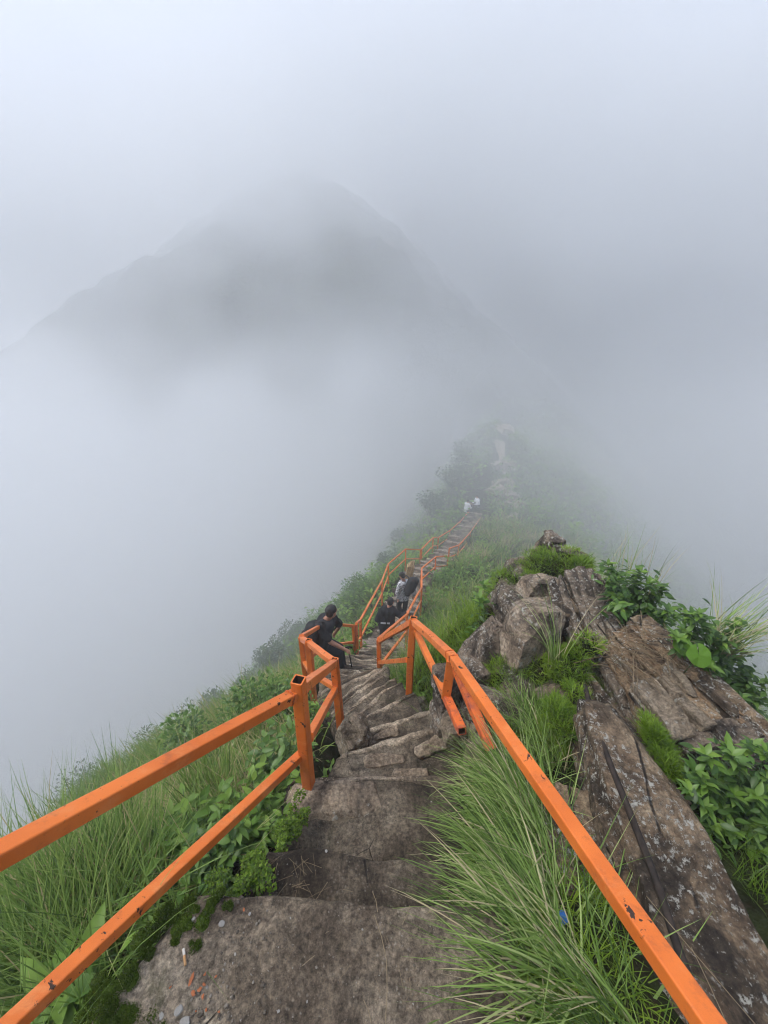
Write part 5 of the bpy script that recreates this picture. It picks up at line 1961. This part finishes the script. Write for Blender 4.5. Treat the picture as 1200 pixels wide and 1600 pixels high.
# backpack on his back
c = at(486, 989, 6.50)
bp = empty('backpack', c + V3(0, 0, -.22))
tag(bp, 'black backpack on the back of the man leaning on the railing', 'backpack')
bo = c + V3(0, 0, -.22)
ax = J1['chest'] - J1['hip']
ax /= np.linalg.norm(ax)
g = Geo()
capsule(g, c - ax * .15, c + ax * .13, .135, .12)
capsule(g, c - ax * .14 + V3(.03, -.10, 0), c + ax * .10 + V3(.03, -.10, 0), .10, .09)
capsule(g, c - ax * .14 + V3(.03, .10, 0), c + ax * .10 + V3(.03, .10, 0), .10, .09)
remesh(g, 'pack', 'bag', .014, bo, 3, bp)
g = Geo()
capsule(g, c - ax * .14 + V3(-.10, 0, 0), c - ax * .02 + V3(-.09, 0, 0), .08, .07)
remesh(g, 'pocket', 'bag', .012, bo, 3, bp)
g = Geo()
ellipsoid(g, c - ax * .07 + V3(-.09, -.10, 0), (.025, .03, .035))
link('tag', g.mesh('tag', M['white_cloth'], bo), bp)
for s in 'LR':
    g = Geo()
    sh = J1['sh' + s]
    tube_geo(g, [c + ax * .15, sh * .7 + c * .3 + V3(0, 0, .12), sh + V3(.06, 0, .085), sh + V3(.12, 0, -.05), sh * .5 + J1['hip'] * .5 + V3(.13, 0, .02)], .016, 6)
    link('strap', g.mesh('strap', M['bag'], bo), bp)
# walking stick in his right hand
s0, s1 = at(544, 1012, 6.55), at(552, 1054, 7.22)
g = Geo()
tube_geo(g, [s0, s0 * .5 + s1 * .5, s1], .011, 8)
st = empty('walking_stick', s1)
tag(st, 'dark walking stick held upright by the man on the landing', 'stick')
link('shaft', g.mesh('shaft', M['cable'], s1), st)
g = Geo()
tube_geo(g, [s0 - V3(.05, .0, .0), s0 + V3(0, 0, .02), s0 + V3(.06, 0, 0)], .017, 8)
link('grip', g.mesh('grip', M['bag'], s1), st)

# 2: walker in black seen from behind, hand on the rail
J2 = dict(hip=at(604, 977, 10.25), chest=at(606, 954, 9.92), head=at(610, 941, 9.85),
          shL=at(596, 956, 9.95), elL=at(590, 968, 10.1), haL=at(598, 970, 10.35), shR=at(617, 956, 9.93), elR=at(628, 963, 9.95), haR=at(635, 957, 9.85),
          hpL=at(599, 978, 10.28), hpR=at(609, 978, 10.28), knL=at(598, 993, 10.5), knR=at(610, 992, 10.5), anL=at(597, 1005, 10.7), anR=at(609, 1005, 10.78))
o2, org2 = person('walker in black jacket and trousers seen from behind, one hand on the rail', J2, (.05, 1, 0), (.15, 1, -.45), 'black_cloth', 'black_cloth', 'white_rubber', 'short', 'long', shirt_r=1.12)
# white print along the hem of the jacket
g = Geo()
hemc = at(602, 973.5, 9.94)
for k in range(9):
    if k in (5,):
        continue
    xx = (k - 4) * .026
    yy = -.012 + .5 * xx * xx
    w_, h_ = .019, .036
    b0 = hemc + V3(xx, yy, -.05 * (xx + .1))
    V_ = [b0 + V3(sx * w_ / 2, sy, sz * h_ / 2) for sy in (-.004, .012) for sx, sz in ((-1, -1), (1, -1), (1, 1), (-1, 1))]
    g.add(V_, [(0, 1, 2, 3), (7, 6, 5, 4), (0, 4, 5, 1), (1, 5, 6, 2), (2, 6, 7, 3), (3, 7, 4, 0)])
link('hem_print', g.mesh('hem_print', M['white_cloth'], org2, False), o2)

# 3: walker with the patterned sleeve further down
J3 = dict(hip=at(630, 932, 12.75), chest=at(632, 911, 12.45), head=at(628, 900, 12.3),
          shL=at(625, 913, 12.4), elL=at(621, 926, 12.5), haL=at(622, 935, 12.6), shR=at(641, 911, 12.5), elR=at(648, 921, 12.6), haR=at(646, 931, 12.65),
          hpL=at(625, 933, 12.8), hpR=at(634, 932, 12.8), knL=at(623, 947, 13.0), knR=at(633, 946, 13.0), anL=at(626, 957, 13.2), anR=at(632, 957, 13.25))
o3, org3 = person('walker in grey patterned top looking down to the left on the lower flight', J3, (-.2, 1, 0), (-.75, .6, -.45), 'pattern', 'black_cloth', 'white_rubber', 'short', 'long')
c = at(641, 914, 12.25)
b3 = empty('backpack', c + V3(0, 0, -.3))
tag(b3, 'large black bag on the back of the walker in the patterned top', 'backpack')
bo = c + V3(0, 0, -.3)
g = Geo()
capsule(g, c + V3(-.06, 0, -.20), c + V3(.04, 0, .14), .14, .13)
capsule(g, c + V3(.02, .02, -.20), c + V3(.16, .02, .14), .12, .12)
capsule(g, c + V3(-.08, .02, -.34), c + V3(-.02, .02, -.2), .10, .12)
remesh(g, 'pack', 'bag', .014, bo, 3, b3)
g = Geo()
tube_geo(g, [c + V3(-.02, 0, .22), c + V3(-.12, .14, .26), c + V3(-.18, .26, .10), c + V3(-.16, .2, -.12)], .018, 6)
link('strap', g.mesh('strap', M['bag'], bo), b3)


# 4, 5: walkers in white sitting far below
def seated(label, u_, v_, d, face, shirt, trousers):
    hip = at(u_, v_, d)
    f, r, up = frame((math.cos(face), math.sin(face), 0))
    ch = hip + V3(0, 0, .46) + f * .10
    J = dict(hip=hip, chest=ch, head=ch + V3(0, 0, .24) + f * .05,
             shL=ch - r * .19, shR=ch + r * .19, elL=ch - r * .24 - V3(0, 0, .26) + f * .12, elR=ch + r * .24 - V3(0, 0, .26) + f * .12,
             haL=ch - r * .12 - V3(0, 0, .32) + f * .34, haR=ch + r * .12 - V3(0, 0, .32) + f * .34,
             hpL=hip - r * .10, hpR=hip + r * .10, knL=hip - r * .14 + f * .42 + V3(0, 0, .10), knR=hip + r * .14 + f * .42 + V3(0, 0, .10),
             anL=hip - r * .13 + f * .50 - V3(0, 0, .32), anR=hip + r * .13 + f * .50 - V3(0, 0, .32))
    person(label, J, f, f + V3(0, 0, -.1), shirt, trousers, 'bag', 'short', 'long', voxel=.022, small=True)


seated('far walker in white sitting at the end of the stairs, right one', 747, 789, 29.6, W * 1.1, 'white_cloth', 'denim')
seated('far walker in pale top sitting at the end of the stairs, left one', 728, 797, 29.3, W * .2, 'white_cloth', 'denim')
